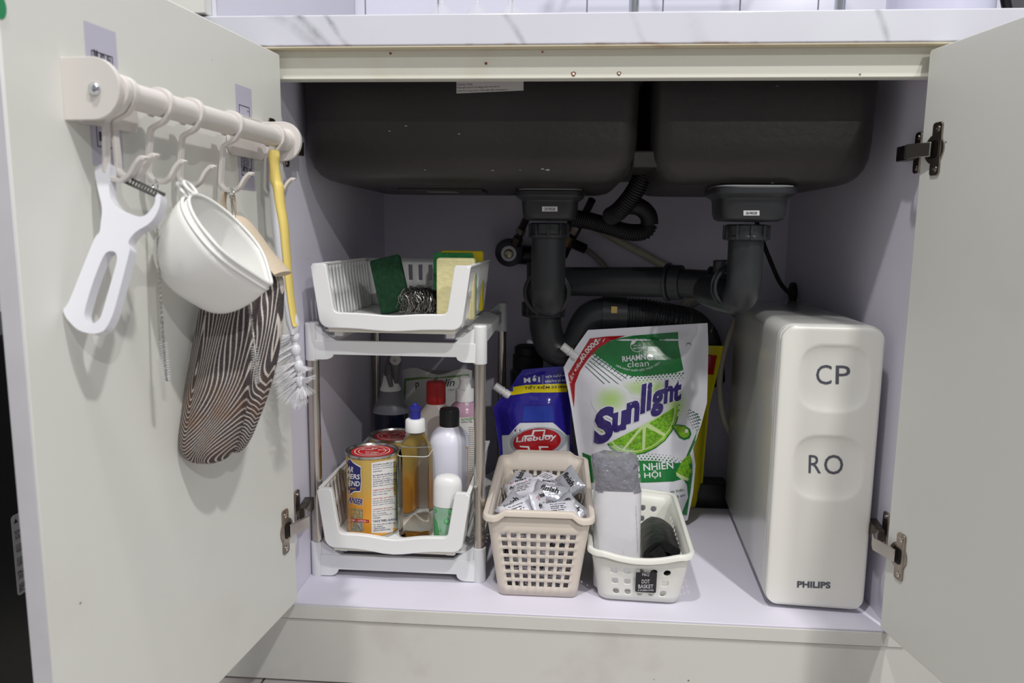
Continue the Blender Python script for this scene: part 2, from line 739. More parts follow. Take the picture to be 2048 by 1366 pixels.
def make_door(E, U_, N_, zc, arm_side, label):
    d = box_frame(MB(), E, U_, N_, 0, WD - 0.0012, -0.018, 0, ZD0, ZD1).build('door', M_DOOR, cab, bevel=0.0015)
    d['label'] = label
    box_frame(MB(), E, U_, N_, WD - 0.0012, WD, -0.018, 0.0, ZD0, ZD1).build('edge_band', M_EDGE, d, bevel=0.0005, bseg=1)
    F = lambda s, n, z: E + U_ * s + N_ * n + Vector((0, 0, z))
    for z in zc:
        # cup flange screwed on the door
        sc = 0.030
        outer = [F(sc + a, 0.0, z + b) for a, b in rrect(0.0085, 0.031, 0.004, 4)]
        mb = MB()
        plate(mb, outer, [], N_ * 0.0022)
        cup = [F(sc - 0.004 + 0.0175 * math.cos(a), 0.0001, z + 0.0175 * math.sin(a)) for a in [2 * math.pi * k / 24 for k in range(24)]]
        plate(mb, cup, [], N_ * 0.0016)
        mb.build('hinge_cup', M_NICKEL, d, bevel=0.0006, bseg=1)
        dk = [F(sc - 0.005 + a, 0.0024, z + b) for a, b in rrect(0.0085, 0.0105, 0.004, 4)]  # flat dark plate on the cup, its colour standing in for recess shade
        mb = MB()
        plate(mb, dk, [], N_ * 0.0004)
        mb.build('cup_recess_shade', mat('hinge_shadow_metal', (40, 36, 32), 0.5, 0.8), d)
        for dz in (-0.0235, 0.0235):
            c = F(sc + 0.001, 0.0024, z + dz)
            ring = lambda r, n: [c + U_ * (r * math.cos(2 * math.pi * k / 14)) + Vector((0, 0, r * math.sin(2 * math.pi * k / 14))) + N_ * n for k in range(14)]
            MB().loft([ring(0.0036, -0.0003), ring(0.0036, 0.0006), ring(0.0026, 0.0010), ring(0.0010, 0.0010), ring(0.0008, 0.0004)]).build('screw', M_STEEL, d)
        # arm: from the cup, over the door's hinge edge, to the plate on the side panel
        wx = X0 if arm_side < 0 else X1
        sg = 1 if arm_side < 0 else -1
        p0 = F(sc - 0.004, 0.006, z)
        p1 = Vector((wx + sg * 0.034, -0.004, z + 0.001))
        p2 = Vector((wx + sg * 0.030, 0.010, z + 0.002))
        p3 = Vector((wx + sg * 0.017, 0.022, z + 0.003))
        p4 = Vector((wx + sg * 0.013, 0.062, z + 0.004))
        mb = MB()
        for q0, q1, hh, tt in ((p0, p1, 0.0085, 0.003), (p1, p2, 0.0085, 0.003), (p2, p3, 0.0075, 0.003)):
            dd = (q1 - q0).normalized()
            w = dd.cross(Vector((0, 0, 1))).normalized()
            rings = []
            for q in (q0 - dd * 0.001, q1 + dd * 0.001):
                rings.append([q + w * (tt / 2) + Vector((0, 0, hh)), q - w * (tt / 2) + Vector((0, 0, hh)), q - w * (tt / 2) - Vector((0, 0, hh)), q + w * (tt / 2) - Vector((0, 0, hh))])
            mb.loft(rings)
        mb.build('hinge_arm', M_STEEL, d, bevel=0.0008)
        mb = MB()
        dd = (p4 - p3).normalized()
        w = dd.cross(Vector((0, 0, 1))).normalized()
        rings = []
        for q, hh, tt in ((p3 - dd * 0.004, 0.0085, 0.010), (p3 + dd * 0.012, 0.0095, 0.013), (p4 - dd * 0.003, 0.0095, 0.014), (p4, 0.0075, 0.011)):
            rings.append([q + w * (tt / 2) + Vector((0, 0, hh)), q - w * (tt / 2) + Vector((0, 0, hh)), q - w * (tt / 2) - Vector((0, 0, hh)), q + w * (tt / 2) - Vector((0, 0, hh))])
        mb.loft(rings)
        mb.build('hinge_body', M_DNICKEL, d, bevel=0.0012)
        cpt = p4 + dd * 0.0003
        MB().lathe([(0.0042, -0.001), (0.0042, 0.0008), (0.0012, 0.0012)], cpt, 14, Matrix.Rotation(-math.pi / 2, 3, 'X')).build('screw', M_STEEL, d)
        outer = [Vector((wx + sg * 0.0002, 0.040 + a, z + 0.004 + b)) for a, b in rrect(0.0085, 0.026, 0.005, 4)]
        mb = MB()
        plate(mb, outer, [], Vector((sg * 0.003, 0, 0)))
        mb.build('mounting_plate', M_NICKEL, d, bevel=0.0007, bseg=1)
        for dz in (-0.019, 0.019):
            MB().lathe([(0.0038, -0.0006), (0.0038, 0.0010), (0.0010, 0.0014)], (wx + sg * 0.0032, 0.040, z + 0.004 + dz), 14,
                       Matrix.Rotation(sg * math.pi / 2, 3, 'Y')).build('screw', M_STEEL, d)
    return d


door_left = make_door(DEL, DUL, DNL, (0.1255, 0.640), -1, 'open door carrying the white utensil rail')
door_right = make_door(DER, DUR, DNR, (0.1245, 0.6355), 1, 'open door without anything hung on it')

# ------------------------------------------------------------------ worktop
m_marble = mat('white_marble', (226, 227, 236), 0.14)
h = NT(m_marble)
xyz = h.xyz()
nz1 = h.math('SUBTRACT', h.noise(14, 6), 0.5)
cc = h.mix(h.ramp(h.noise(5, 4), 0.35, 0.75), lin((209, 209, 219)), lin((217, 218, 227)))


def vein(x0, slope, width, strength, wob):
    """grey streak running down the front edge at x0 (worktop's own coordinates)"""
    global cc
    a = h.math('ADD', xyz[0], -x0)
    a = h.math('ADD', a, h.math('MULTIPLY', xyz[2], slope))
    a = h.math('ADD', a, h.math('MULTIPLY', nz1, wob))
    a = h.math('ABSOLUTE', a)
    k = h.math('MULTIPLY', h.ramp(a, width, 0.0), strength, True)
    k = h.math('MULTIPLY', k, h.ramp(h.noise(50, 3), 0.2, 0.65), True)
    cc = h.mix(k, cc, lin((140, 141, 150)))


vein(-0.335, 1.1, 0.011, 0.85, 0.03)
vein(-0.352, 1.3, 0.020, 0.50, 0.04)
vein(-0.312, 0.8, 0.006, 0.75, 0.03)
vein(-0.455, 1.2, 0.010, 0.7, 0.03)
vein(-0.090, 0.7, 0.007, 0.5, 0.02)
vein(0.345, 0.4, 0.006, 0.55, 0.02)
vein(0.130, 0.4, 0.012, 0.18, 0.03)
vein(0.060, 0.5, 0.006, 0.20, 0.02)
rust = h.math('MULTIPLY', h.ramp(xyz[2], 0.0035, 0.0), h.ramp(h.noise(22, 5), 0.52, 0.66), True)
cc = h.mix(h.math('MULTIPLY', rust, 0.8), cc, lin((150, 110, 66)))
h.color(cc)
wt = MB().box6(-1.15, 1.05, -0.018, 0.645, CB, CT).build('worktop', m_marble, loc=(0, 0, CB), bevel=0.002)
tag(wt, 'white marble worktop with grey veins above the open cabinet', 'worktop')
M_UNDER = worn('worktop_underside', (206, 196, 170), 0.7, (150, 110, 66), 0.6, 18, False)
o = MB().box6(-1.15, 1.05, -0.017, -0.0005, CB - 0.0016, CB - 0.0001).build('backing_board', M_UNDER, wt)

# ------------------------------------------------------------------ tall cabinet beside the worktop, black appliance below left
tc_ = thing('tall_cupboard', (-0.8, 0.3, CT), 'tall pale cupboard standing on the left end of the worktop', 'cupboard')
MB().box6(-0.505, -0.4875, -0.002, 0.64, CT, 2.2).build('side_panel', mat('tall_panel_white', (214, 213, 224), 0.4, var=(3, 0.03)), tc_, bevel=0.001, bseg=1)
MB().box6(-1.10, -0.494, -0.021, -0.003, CT + 0.002, 2.2).build('door', M_DOOR, tc_, bevel=0.0015)
MB().box6(-1.10, -0.506, 0.0, 0.64, CT, 2.19).build('carcass', M_CARC, tc_)

m_appl = mat('black_appliance', (14, 14, 16), 0.4)
ap = thing('black_appliance', (-0.85, -0.3, FLOOR_Z), 'black appliance side with rating label, in the gap behind the left door', 'appliance')
body = MB().box6(-1.10, -0.615, -0.62, -0.035, FLOOR_Z + 0.012, 0.42)
body.build('housing', m_appl, ap, bevel=0.006)
for fx in (-1.05, -0.66):
    for fy in (-0.58, -0.08):
        MB().lathe([(0.016, 0), (0.016, 0.013)], (fx, fy, FLOOR_Z), 16).build('foot', M_BLACK, ap)
# rating label on the side facing the cabinet
PL = (Vector((-0.615, 0, 0)), Vector((1, 0, 0)))
a0 = at(21, 1034, x=-0.615)
ly0, lz1 = a0.y, a0.z
lz0 = at(37, 1192, x=-0.615).z
lab = MB()
plate(lab, [Vector((-0.6149, ly0 + 0.03 + a, (lz0 + lz1) / 2 + b)) for a, b in rrect(0.03, (lz1 - lz0) / 2, 0.004, 4)], [], Vector((0.0003, 0, 0)))
lo = lab.build('rating_label', mat('silver_label', (150, 150, 152), 0.45), ap)
tx = MB()
rows = [('▲ REGERSUN', 0.90, 0.0050), ('POWER', 0.76, 0.0042), ('220V~50Hz', 0.70, 0.0042), ('COMPRESSOR', 0.585, 0.0042), ('WARRANTY 5Y', 0.53, 0.0042),
        ('COLOR', 0.42, 0.0042), ('GENTLE BLACK', 0.365, 0.0042), ('PROD DATE', 0.255, 0.0042), ('2019.04', 0.20, 0.0042), ('SERIAL NO.', 0.09, 0.0042), ('BC1944ZM01', 0.035, 0.0048)]
for body_, fz, hh in rows:
    vs, fs = text2d(body_, 0.01)
    wdt = hh * 0.78 * len(body_)
    tx.add([Vector((-0.6144, ly0 + 0.003 + u * wdt, lz0 + (lz1 - lz0) * fz + w * hh)) for u, w in vs], fs)
tx.build('lettering', M_INK, lo, smooth=0)

# ================================================================== SINK
m_sink = mat('grey_granite_composite', (42, 39, 38), 0.42)
h = NT(m_sink)
cc = h.mix(h.ramp(h.noise(9, 5), 0.3, 0.75), lin((39, 36, 35)), lin((49, 45, 44)))
v = h.n('ShaderNodeTexVoronoi')
v.inputs['Scale'].default_value = 17
mp = h.n('ShaderNodeMapping')
mp.inputs['Scale'].default_value = (1, 1, 1.4)
h.l(h.obj, mp.inputs['Vector'])
h.l(mp.outputs[0], v.inputs['Vector'])
sp = h.ramp(h.math('ADD', v.outputs['Distance'], h.math('MULTIPLY', h.noise(160, 3), 0.05)), 0.062, 0.050)
sp = h.math('MULTIPLY', sp, h.math('GREATER_THAN', h.noise(6, 2), 0.55), True)
h.color(h.mix(sp, cc, lin((150, 148, 146))))
bp = h.n('ShaderNodeBump')
bp.inputs['Strength'].default_value = 0.35
bp.inputs['Distance'].default_value = 0.002
h.l(h.noise(70, 4), bp.inputs['Height'])
h.l(bp.outputs[0], h.b.inputs['Normal'])

sink = thing('kitchen_sink', (0, 0.28, 0.60), 'dark grey double-bowl undermount sink seen from below', 'sink')
YS0, YS1, ZS = 0.08, 0.50, 0.602


def bowl(x0, x1, inset):
    mb = MB()
    rings = []
    cx, cy = (x0 + x1) / 2, (YS0 + YS1) / 2
    hx, hy = (x1 - x0) / 2, (YS1 - YS0) / 2
    prof = [(0.0, CB - 0.0005), (0.002, 0.66), (0.004, 0.638), (0.009, 0.624), (0.017, 0.6135), (0.028, 0.6065), (0.042, 0.6030), (0.060, ZS)]
    for ins, z in prof:
        k = ins * inset
        rings.append([Vector((cx + a, cy + b, z)) for a, b in rrect(hx - k, hy - k, 0.030, 8)])
    mb.loft(rings)
    return mb


bl = bowl(-0.4125, 0.066, 0.9)
bl_o = bl.build('left_bowl', m_sink, sink, smooth=50)
br = bowl(0.0815, 0.3865, 0.8)
br_o = br.build('right_bowl', m_sink, sink, smooth=50)
MB().box6(0.058, 0.100, 0.10, 0.40, 0.625, 0.648).build('bowl_bridge', m_sink, sink, bevel=0.003)
# moulded pad on the bowl's underside
MB().box6(-0.31, -0.17, 0.24, 0.33, ZS - 0.0035, ZS + 0.001).build('moulded_plate', m_sink, sink, bevel=0.002)
MB().box6(-0.265, -0.215, 0.262, 0.288, ZS - 0.0045, ZS - 0.0034).build('paper_tab', mat('grey_paper', (120, 118, 116), 0.7), sink)
# paper sticker
pr = Print(bl.bvh(), eps=0.0006)
pr.poly([(913, 150), (1047, 150), (1047, 181), (913, 187)], mat('sink_sticker', (205, 203, 200), 0.6))
for k, (s_, w_) in enumerate((('Add: Wuxia Industrial Area, Shipaiwu Town, Dongguan City, Guangdong', 122), ('Province, China', 30),
                             ('Hạn quan sát khi sử dụng, xem trên bao bì', 84), ('Xuất Xứ: Trung Quốc ( Nhà nhập khẩu của Malaysia )', 100))):
    yb = 165.5 + 6.3 * k
    pr.text(s_, (915, yb), (915 + w_, yb - 0.030 * w_), 5.0, M_INK)
pr.build('paper_sticker', sink)
# dried white sealant specks on the bowls
rs_ = random.Random(21)
m_speck = mat('dried_sealant', (176, 174, 172), 0.8)
for bw_, spk in ((bl, [(618, 343, 5), (636, 350, 5), (624, 357, 4), (700, 365, 6), (812, 252, 2), (918, 268, 2), (779, 262, 1.5), (1095, 340, 4), (1085, 338, 2.5), (985, 341, 2), (1040, 340, 1.5), (850, 340, 1.5)]), (br, [(1545, 366, 3), (1743, 367, 3), (1666, 375, 2), (1555, 172, 1.5)])):
    ps = Print(bw_.bvh(), eps=0.0004)
    for x, y, r in spk:
        ps.poly([(x + r * (0.6 + 0.6 * rs_.random()) * 1.5 * math.cos(k * 0.9), y + r * 0.45 * (0.6 + 0.6 * rs_.random()) * math.sin(k * 0.9)) for k in range(7)], m_speck)
    tag(ps.build('sealant_specks', bl_o if bw_ is bl else br_o), kind='stuff')

# ================================================================== DRAIN
drain = thing('drain_pipes', (0.08, 0.25, 0.35), 'dark grey plastic drain pipes and trap under the sink', 'drain pipe')
YL, YR = 0.27, 0.155
GL = lambda px, py: at(px, py, y=YL)
GRT = lambda px, py: at(px, py, y=YR)


def strainer(cx, y, w, ztop, zb, name='strainer_cup'):
    hw = w / 2
    rings = []
    for k, z in ((1.0, ztop), (1.0, ztop - 0.009), (0.90, ztop - 0.013), (0.83, ztop - 0.016), (0.80, zb + 0.010), (0.76, zb + 0.003), (0.66, zb)):
        rings.append([Vector((cx + a, y + b, z)) for a, b in rrect(hw * k, hw * k, hw * k * 0.45, 6)])
    mb = MB().loft(rings)
    o = mb.build(name, M_DGREY, drain, smooth=40, bevel=0.0012)
    g = MB()
    g.loft([[Vector((cx + a, y + b, z)) for a, b in rrect(hw * 0.93, hw * 0.93, hw * 0.4, 6)] for z in (ztop, ztop + 0.0022)])
    g.build('gasket', mat('white_gasket', (205, 205, 205), 0.6), o)
    return mb, o


def nut(cx, y, r, z1, z0, axis='Z', lugs=10, name='pipe_nut'):
    mb = MB()
    rot = {'Z': None, 'X': Matrix.Rotation(math.pi / 2, 3, 'Y'), 'Y': Matrix.Rotation(math.pi / 2, 3, 'X')}[axis]
    hgt = z1 - z0
    c = Vector((cx, y, z0))
    mb.lathe([(r * 0.90, 0), (r, 0.0015), (r, hgt * 0.25), (r * 0.95, hgt * 0.3), (r * 0.95, hgt - 0.002), (r * 0.88, hgt)], c, 32, rot)
    for k in range(lugs):
        a = 2 * math.pi * (k + 0.5) / lugs
        p = Vector((math.cos(a) * r * 0.97, math.sin(a) * r * 0.97, hgt * 0.5))
        R_ = Matrix.Rotation(a, 3, 'Z')
        mb.box(c + (rot @ p if rot else p), (0.005, 0.004, hgt * 0.92), (rot @ R_) if rot else R_)
    return mb.build(name, M_DGREY, drain, bevel=0.0006, bseg=1)


def corrugated(path, r, pitch, depth, seg=16):
    """ribbed hose along a smooth path"""
    P = smooth_path(path, 12)
    L = [0]
    for a, b in zip(P, P[1:]):
        L.append(L[-1] + (b - a).length)
    tot = L[-1]
    n = max(4, int(tot / pitch) * 4)
    out, rr = [], []
    i = 0
    for k in range(n + 1):
        t = tot * k / n
        while i < len(L) - 2 and L[i + 1] < t:
            i += 1
        q = (t - L[i]) / max(1e-9, L[i + 1] - L[i])
        out.append(P[i].lerp(P[i + 1], min(1, q)))
        rr.append(r - (depth if k % 4 in (2, 3) else 0))
    return MB().tube(out, rr, seg)


# left: square strainer, nut, tail piece bending backwards into the tee
c = GL(1101, 395)
XL = c.x
mbL, soL = strainer(XL, YL, at(1172, 395, y=YL - 0.05).x - at(1032, 395, y=YL - 0.05).x, ZS - 0.0025, GL(1100, 441).z)
pl = Print(mbL.bvh())
pl.poly([(1084, 413), (1115, 413), (1115, 423), (1084, 423)], M_PAPER)
pl.text('20190228', (1089, 421), (1110, 421), 5.5, M_INK, 0.01)
pl.build('date_label', soL)
XT = GL(1097, 500).x
RT = 0.0285
nut(XT, YL, 0.0335, GL(1100, 446).z, GL(1100, 477).z)
zb = GL(1095, 580).z
path = [Vector((XT, YL, GL(1100, 470).z)), Vector((XT, YL, zb + 0.02))]
for k in range(7):
    a = math.radians(15 * k)
    path.append(Vector((XT, YL + RT * (1 - math.cos(a)), zb - RT * math.sin(a) + 0.008)))
path.append(Vector((XT, YL + 0.05, zb - RT + 0.008)))
MB().tube(path, RT, 24).build('tail_pipe', M_DGREY, drain, smooth=60)
# collar ring of the elbow, facing the room
zc_ = zb - 0.006
for rr, yy in ((0.0355, 0.016), (0.0385, 0.024)):
    MB().tube([Vector((XT - 0.002 + rr * math.cos(2 * math.pi * k / 36), YL + yy, zc_ + rr * math.sin(2 * math.pi * k / 36))) for k in range(36)], 0.0028, 8, closed=True).build('collar_ring', M_DGREY, drain)
YT = 0.405
GT = lambda px, py: at(px, py, y=YT)
MB().lathe([(0.0365, -0.11), (0.0365, 0.02)], (XT, YL + 0.055, zc_), 32, Matrix.Rotation(math.pi / 2, 3, 'X')).build('elbow_socket', M_DGREY, drain)
MB().tube([GT(1092, 525), GT(1092, 612)], 0.036, 28).build('tee_pipe', M_DGREY, drain)
nut(GT(1087, 610).x, YT, 0.0400, GT(1087, 604).z, GT(1087, 633).z, lugs=12)
# U trap with its outlet and ribbed hose
trap = [GT(1090, 628), GT(1091, 652), GT(1102, 690), GT(1128, 704), GT(1156, 684), GT(1168, 655), GT(1184, 634), GT(1212, 626)]
MB().tube(smooth_path(trap, 8), 0.0300, 24).build('trap', M_DGREY, drain, smooth=60)
MB().tube([GT(1203, 627), GT(1252, 629)], 0.0325, 28).build('trap_outlet', M_DGREY, drain)
ob = MB()
plate(ob, [GT(1226, 616) + Vector((a, -0.0335, b)) for a, b in rrect(0.0055, 0.006, 0.001, 3)], [], Vector((0, 0.002, 0)))
ob.build('foil_label', mat('gold_foil', (196, 170, 110), 0.3, 1.0), drain)
corrugated([GT(1245, 628), GT(1290, 630), GT(1340, 640), at(1385, 652, y=YT + 0.06), at(1412, 690, y=YT + 0.12), at(1420, 760, y=YT + 0.15)], 0.0305, 0.0056, 0.0026, 20).build('ribbed_outlet_hose', M_DGREY, drain, smooth=0)

# right: strainer, nut, tail piece bending into the cross pipe
XR = GRT(1497, 400).x
mbR, soR = strainer(XR, YR, at(1582, 400, y=YR - 0.05).x - at(1413, 400, y=YR - 0.05).x, ZS - 0.0025, GRT(1490, 443).z)
pl = Print(mbR.bvh())
pl.poly([(1487, 421), (1519, 421), (1519, 431), (1487, 431)], M_PAPER)
pl.text('20190228', (1492, 429), (1514, 429), 5.5, M_INK, 0.01)
pl.build('date_label', soR)
XR2 = GRT(1491, 500).x
nut(XR2, YR, 0.0325, GRT(1490, 449).z, GRT(1490, 481).z)
zr = GRT(1490, 570).z
path = [Vector((XR2, YR, GRT(1490, 476).z)), Vector((XR2, YR, zr + 0.02))]
for k in range(7):
    a = math.radians(15 * k)
    path.append(Vector((XR2 - 0.006 * (1 - math.cos(a)), YR + 0.025 * (1 - math.cos(a)), zr - 0.026 * math.sin(a) + 0.004)))
path.append(Vector((XR2 - 0.02, YR + 0.06, zr - 0.02)))
path.append(Vector((XR2 - 0.035, YR + 0.10, zr - 0.015)))
MB().tube(path, 0.0255, 24).build('tail_pipe', M_DGREY, drain, smooth=60)
# cross pipe: from the tee on the left to the right elbow
pA = at(1125, 563, y=YT)
pB = at(1432, 570, y=YT - 0.12)
pC = Vector((XR2 - 0.012, YR + 0.06, zr - 0.012))
MB().tube([pA, at(1330, 564, y=YT - 0.07)], 0.0265, 28).build('cross_pipe', M_DGREY, drain)
MB().tube([at(1325, 564, y=YT - 0.068), pB, pC], 0.0245, 28).build('cross_pipe', M_DGREY, drain)
dX = (pB - pA).normalized()
for px_, r_, hw in ((1337, 0.0335, 0.003), (1353, 0.0300, 0.010), (1422, 0.0300, 0.003), (1432, 0.0315, 0.003)):
    pc = at(px_, 564 + (px_ - 1337) * 0.05, y=YT - 0.072 - (px_ - 1337) * 0.0005)
    MB().tube([pc - dX * hw, pc + dX * hw], r_, 32).build('pipe_nut', M_DGREY, drain, bevel=0.001, bseg=1)
MB().tube([at(1443, 520, y=YR + 0.07), at(1443, 545, y=YR + 0.07)], 0.013, 20).build('inlet_stub', M_DGREY, drain, bevel=0.0015)
for rr, yy in ((0.0300, 0.020), (0.0330, 0.030)):
    cR = Vector((XR2 - 0.010, YR + yy, zr - 0.004))
    MB().tube([cR + Vector((rr * math.cos(2 * math.pi * k / 36), 0.35 * rr * math.cos(2 * math.pi * k / 36), rr * math.sin(2 * math.pi * k / 36))) for k in range(36)], 0.0026, 8, closed=True).build('collar_ring', M_DGREY, drain)

# ------------------------------------------------------------------ overflow hose
H_ = [at(1292, 335, y=0.24), at(1268, 385, y=0.25), at(1240, 420, y=0.27), at(1222, 432, y=0.31)]
ov = thing('overflow_hose', H_[-1], 'ribbed black overflow hose looping between the sink bowls', 'hose')
corrugated(H_, 0.0155, 0.0040, 0.0022, 16).build('ribbed_section', M_RUBBER, ov, smooth=0)
MB().tube(smooth_path([at(1228, 429, y=0.315), at(1250, 413, y=0.325), at(1278, 414, y=0.33), at(1296, 430, y=0.33), at(1299, 450, y=0.33)], 8), 0.0150, 16).build('smooth_bend', M_RUBBER, ov, smooth=60)
corrugated([at(1300, 446, y=0.33), at(1288, 463, y=0.33), at(1255, 464, y=0.325), at(1215, 452, y=0.32), at(1175, 441, y=0.31), at(1140, 436, y=0.30)], 0.0150, 0.0040, 0.0022, 16).build('ribbed_section', M_RUBBER, ov, smooth=0)

# ------------------------------------------------------------------ tap hoses, valve, cables at the back
m_brass = mat('brass', (176, 150, 110), 0.35, 1.0)
m_pale = mat('pale_hose_plastic', (196, 190, 170), 0.5)
m_greyh = mat('grey_hose_plastic', (150, 146, 142), 0.5)
YV = 0.53
vv = at(1018, 505, y=YV)
va = thing('water_valve', at(1050, 505, y=0.58), 'round black water valve with a pale metal centre on the back wall', 'valve')
RX = Matrix.Rotation(math.pi / 2, 3, 'X')
MB().lathe([(0.0265, -0.045), (0.0285, -0.03), (0.0285, 0.0), (0.0265, 0.004), (0.016, 0.006)], vv, 32, RX).build('knob', mat('navy_plastic', (22, 24, 44), 0.35), va, smooth=50)
vc = vv + Vector((0.0, -0.005, -0.002))
MB().lathe([(0.0155, -0.001), (0.0155, 0.003), (0.013, 0.004), (0.010, 0.003), (0.009, 0.001)], vc, 28, RX).build('ring', M_PAPER, va)
MB().lathe([(0.0082, 0.0), (0.0082, 0.004), (0.004, 0.0055)], vc, 20, RX).build('spindle', mat('pale_brass', (170, 166, 140), 0.35, 1.0), va)
MB().tube([at(1018, 508, y=0.575), at(1090, 512, y=0.575)], 0.020, 20).build('valve_body', M_BLACK, va, bevel=0.002)
MB().tube([at(1052, 510, y=0.57), at(1052, 510, y=0.598)], 0.015, 20).build('wall_stub', M_STEEL, va)


def hose(name, label, pts, r, m, ends=None):
    P = smooth_path(pts, 8)
    t = thing(name, P[-1], label, 'hose')
    MB().tube(P, r, 14).build('hose', m, t, smooth=60)
    for q0, q1, r_, m_ in ends or ():
        MB().tube([q0, q1], r_, 6).build('ferrule', m_, t, smooth=20)
    return t


hose('tap_hose', 'black tap hose rising from the round valve', [at(1034, 484, y=0.52), at(1046, 452, y=0.50), at(1062, 420, y=0.44), at(1082, 392, y=0.36)], 0.0075, M_BLACK,
     [(at(1031, 489, y=0.521), at(1037, 475, y=0.515), 0.0105, M_DNICKEL), (at(1040, 466, y=0.51), at(1044, 457, y=0.506), 0.0098, M_NICKEL)])
hose('tap_hose', 'black tap hose with brass fittings behind the left drain', [at(1128, 512, y=0.52), at(1140, 486, y=0.50), at(1158, 452, y=0.48), at(1184, 400, y=0.44)], 0.0075, M_BLACK,
     [(at(1133, 490, y=0.50), at(1142, 472, y=0.49), 0.0095, m_brass), (at(1144, 466, y=0.485), at(1153, 452, y=0.48), 0.0105, M_NICKEL)])
hose('water_hose', 'pale yellow hose crossing the back wall behind the pipes', [at(1195, 455, y=0.57), at(1225, 475, y=0.585), at(1290, 510, y=0.588), at(1345, 540, y=0.585), at(1375, 560, y=0.57)], 0.008, m_pale)
hose('water_hose', 'thin grey hose with a black sleeve behind the cross pipe', [at(1125, 478, y=0.56), at(1160, 492, y=0.57), at(1190, 513, y=0.58), at(1220, 545, y=0.58)], 0.006, m_greyh,
     [(at(1128, 479, y=0.555), at(1170, 498, y=0.57), 0.011, M_BLACK)])
hose('water_tube', 'white tube arching above the purifier', [at(1352, 628, y=0.52), at(1375, 602, y=0.52), at(1410, 595, y=0.52), at(1450, 606, y=0.51), at(1478, 622, y=0.50), at(1500, 650, y=0.50)], 0.0058, m_pale)
hose('water_tube', 'second white tube just beneath the arching one', [at(1362, 640, y=0.53), at(1385, 612, y=0.53), at(1415, 602, y=0.53), at(1455, 618, y=0.52), at(1480, 640, y=0.51)], 0.0045, m_greyh)
hose('water_tube', 'white tube hanging in a loop left of the purifier', [at(1470, 640, y=0.50), at(1452, 690, y=0.49), at(1441, 740, y=0.49), at(1440, 790, y=0.49), at(1449, 840, y=0.49), at(1470, 880, y=0.50)], 0.0062, m_pale)
pg = at(1586, 585, x=0.417)
pc_ = thing('power_cable', pg, 'black cable running down to a grommet in the right panel', 'cable')
MB().tube(smooth_path([at(1500, 340, y=0.545), at(1508, 420, y=0.54), at(1524, 478, y=0.52), at(1540, 520, y=0.505), at(1560, 565, y=0.49), at(1580, 587, y=0.47), pg + Vector((0.0, 0, -0.002))], 8), 0.0042, 10).build('cable', M_RUBBER, pc_, smooth=60)
MB().lathe([(0.020, -0.003), (0.020, 0.004), (0.012, 0.007), (0.006, 0.009)], pg, 24, Matrix.Rotation(-math.pi / 2, 3, 'Y')).build('grommet', M_RUBBER, pc_)

# ================================================================== TWO-TIER SHELF
m_shelf = mat('shelf_white_plastic', (228, 230, 231), 0.36)
m_tray = mat('tray_white_plastic', (233, 234, 234), 0.34)
SX0, SX1, SY0, SY1, SZ = -0.4085, -0.156, 0.0975, 0.475, 0.397
shelf = thing('pull_out_shelf', ((SX0 + SX1) / 2, 0.28, 0.0), 'two-tier white plastic shelf with steel posts, left in the cabinet', 'shelf')
RP = 0.0105
for x in (SX0, SX1):
    for y in (SY0, SY1):
        MB().tube([(x, y, 0.04), (x, y, 0.36)], 0.0088, 20).build('post', M_STEEL, shelf)
        MB().lathe([(RP - 0.001, 0.0), (RP, 0.002), (RP, 0.054), (RP - 0.0008, 0.055)], (x, y, 0.0), 24).build('foot', m_shelf, shelf)
        MB().lathe([(RP - 0.0004, 0.0), (RP, 0.001), (RP, 0.055), (RP - 0.0015, 0.057)], (x, y, SZ - 0.057), 24).build('post_cap', m_shelf, shelf)


def crossbar(y, z0, z1, zleg, name):
    """bar between two posts with quarter-round brackets reaching down at both ends"""
    xa, xb = SX0 + 0.006, SX1 - 0.006
    R_ = 0.014
    pts = [(xa, z1), (xb, z1), (xb, zleg), (xb - 0.014, zleg)]
    for k in range(7):
        a = math.radians(90 * k / 6)
        pts.append((xb - 0.014 - R_ * math.sin(a) * 1.0 + 0.0, zleg + (z0 - zleg) * (1 - math.cos(a))))
    for k in range(6, -1, -1):
        a = math.radians(90 * k / 6)
        pts.append((xa + 0.014 + R_ * math.sin(a), zleg + (z0 - zleg) * (1 - math.cos(a))))
    pts += [(xa + 0.014, zleg), (xa, zleg)]
    mb = MB()
    plate(mb, [Vector((a, y - 0.009, b)) for a, b in pts], [], Vector((0, 0.008, 0)))
    # little gussets above the bar beside the posts
    for sx, x in ((1, SX0 + 0.008), (-1, SX1 - 0.008)):
        tri = [Vector((x, y - 0.008, z1 - 0.001)), Vector((x + sx * 0.032, y - 0.008, z1 - 0.001)), Vector((x + sx * 0.026, y - 0.008, z1 + 0.003)), Vector((x, y - 0.008, z1 + 0.022))]
        plate(mb, tri, [], Vector((0, 0.012, 0)))
    return mb.build(name, m_shelf, shelf, bevel=0.0008)


for y in (SY0, SY1):
    crossbar(y, 0.350, 0.3705, 0.342, 'crossbar')
    crossbar(y, 0.0125, 0.0355, 0.0015, 'crossbar')
for z in (0.360, 0.030):
    for x in (SX0, SX1):
        sg = 1 if x == SX0 else -1
        mb = MB().box6(min(x, x + sg * 0.014), max(x, x + sg * 0.014), SY0 + 0.004, SY1 - 0.004, z - 0.002, z + 0.018)
        mb.box6(min(x + sg * 0.010, x + sg * 0.036), max(x + sg * 0.010, x + sg * 0.036), SY0 - 0.004, SY1 - 0.01, z + 0.0145, z + 0.0185)
        mb.build('side_rail', m_shelf, shelf, bevel=0.0008)


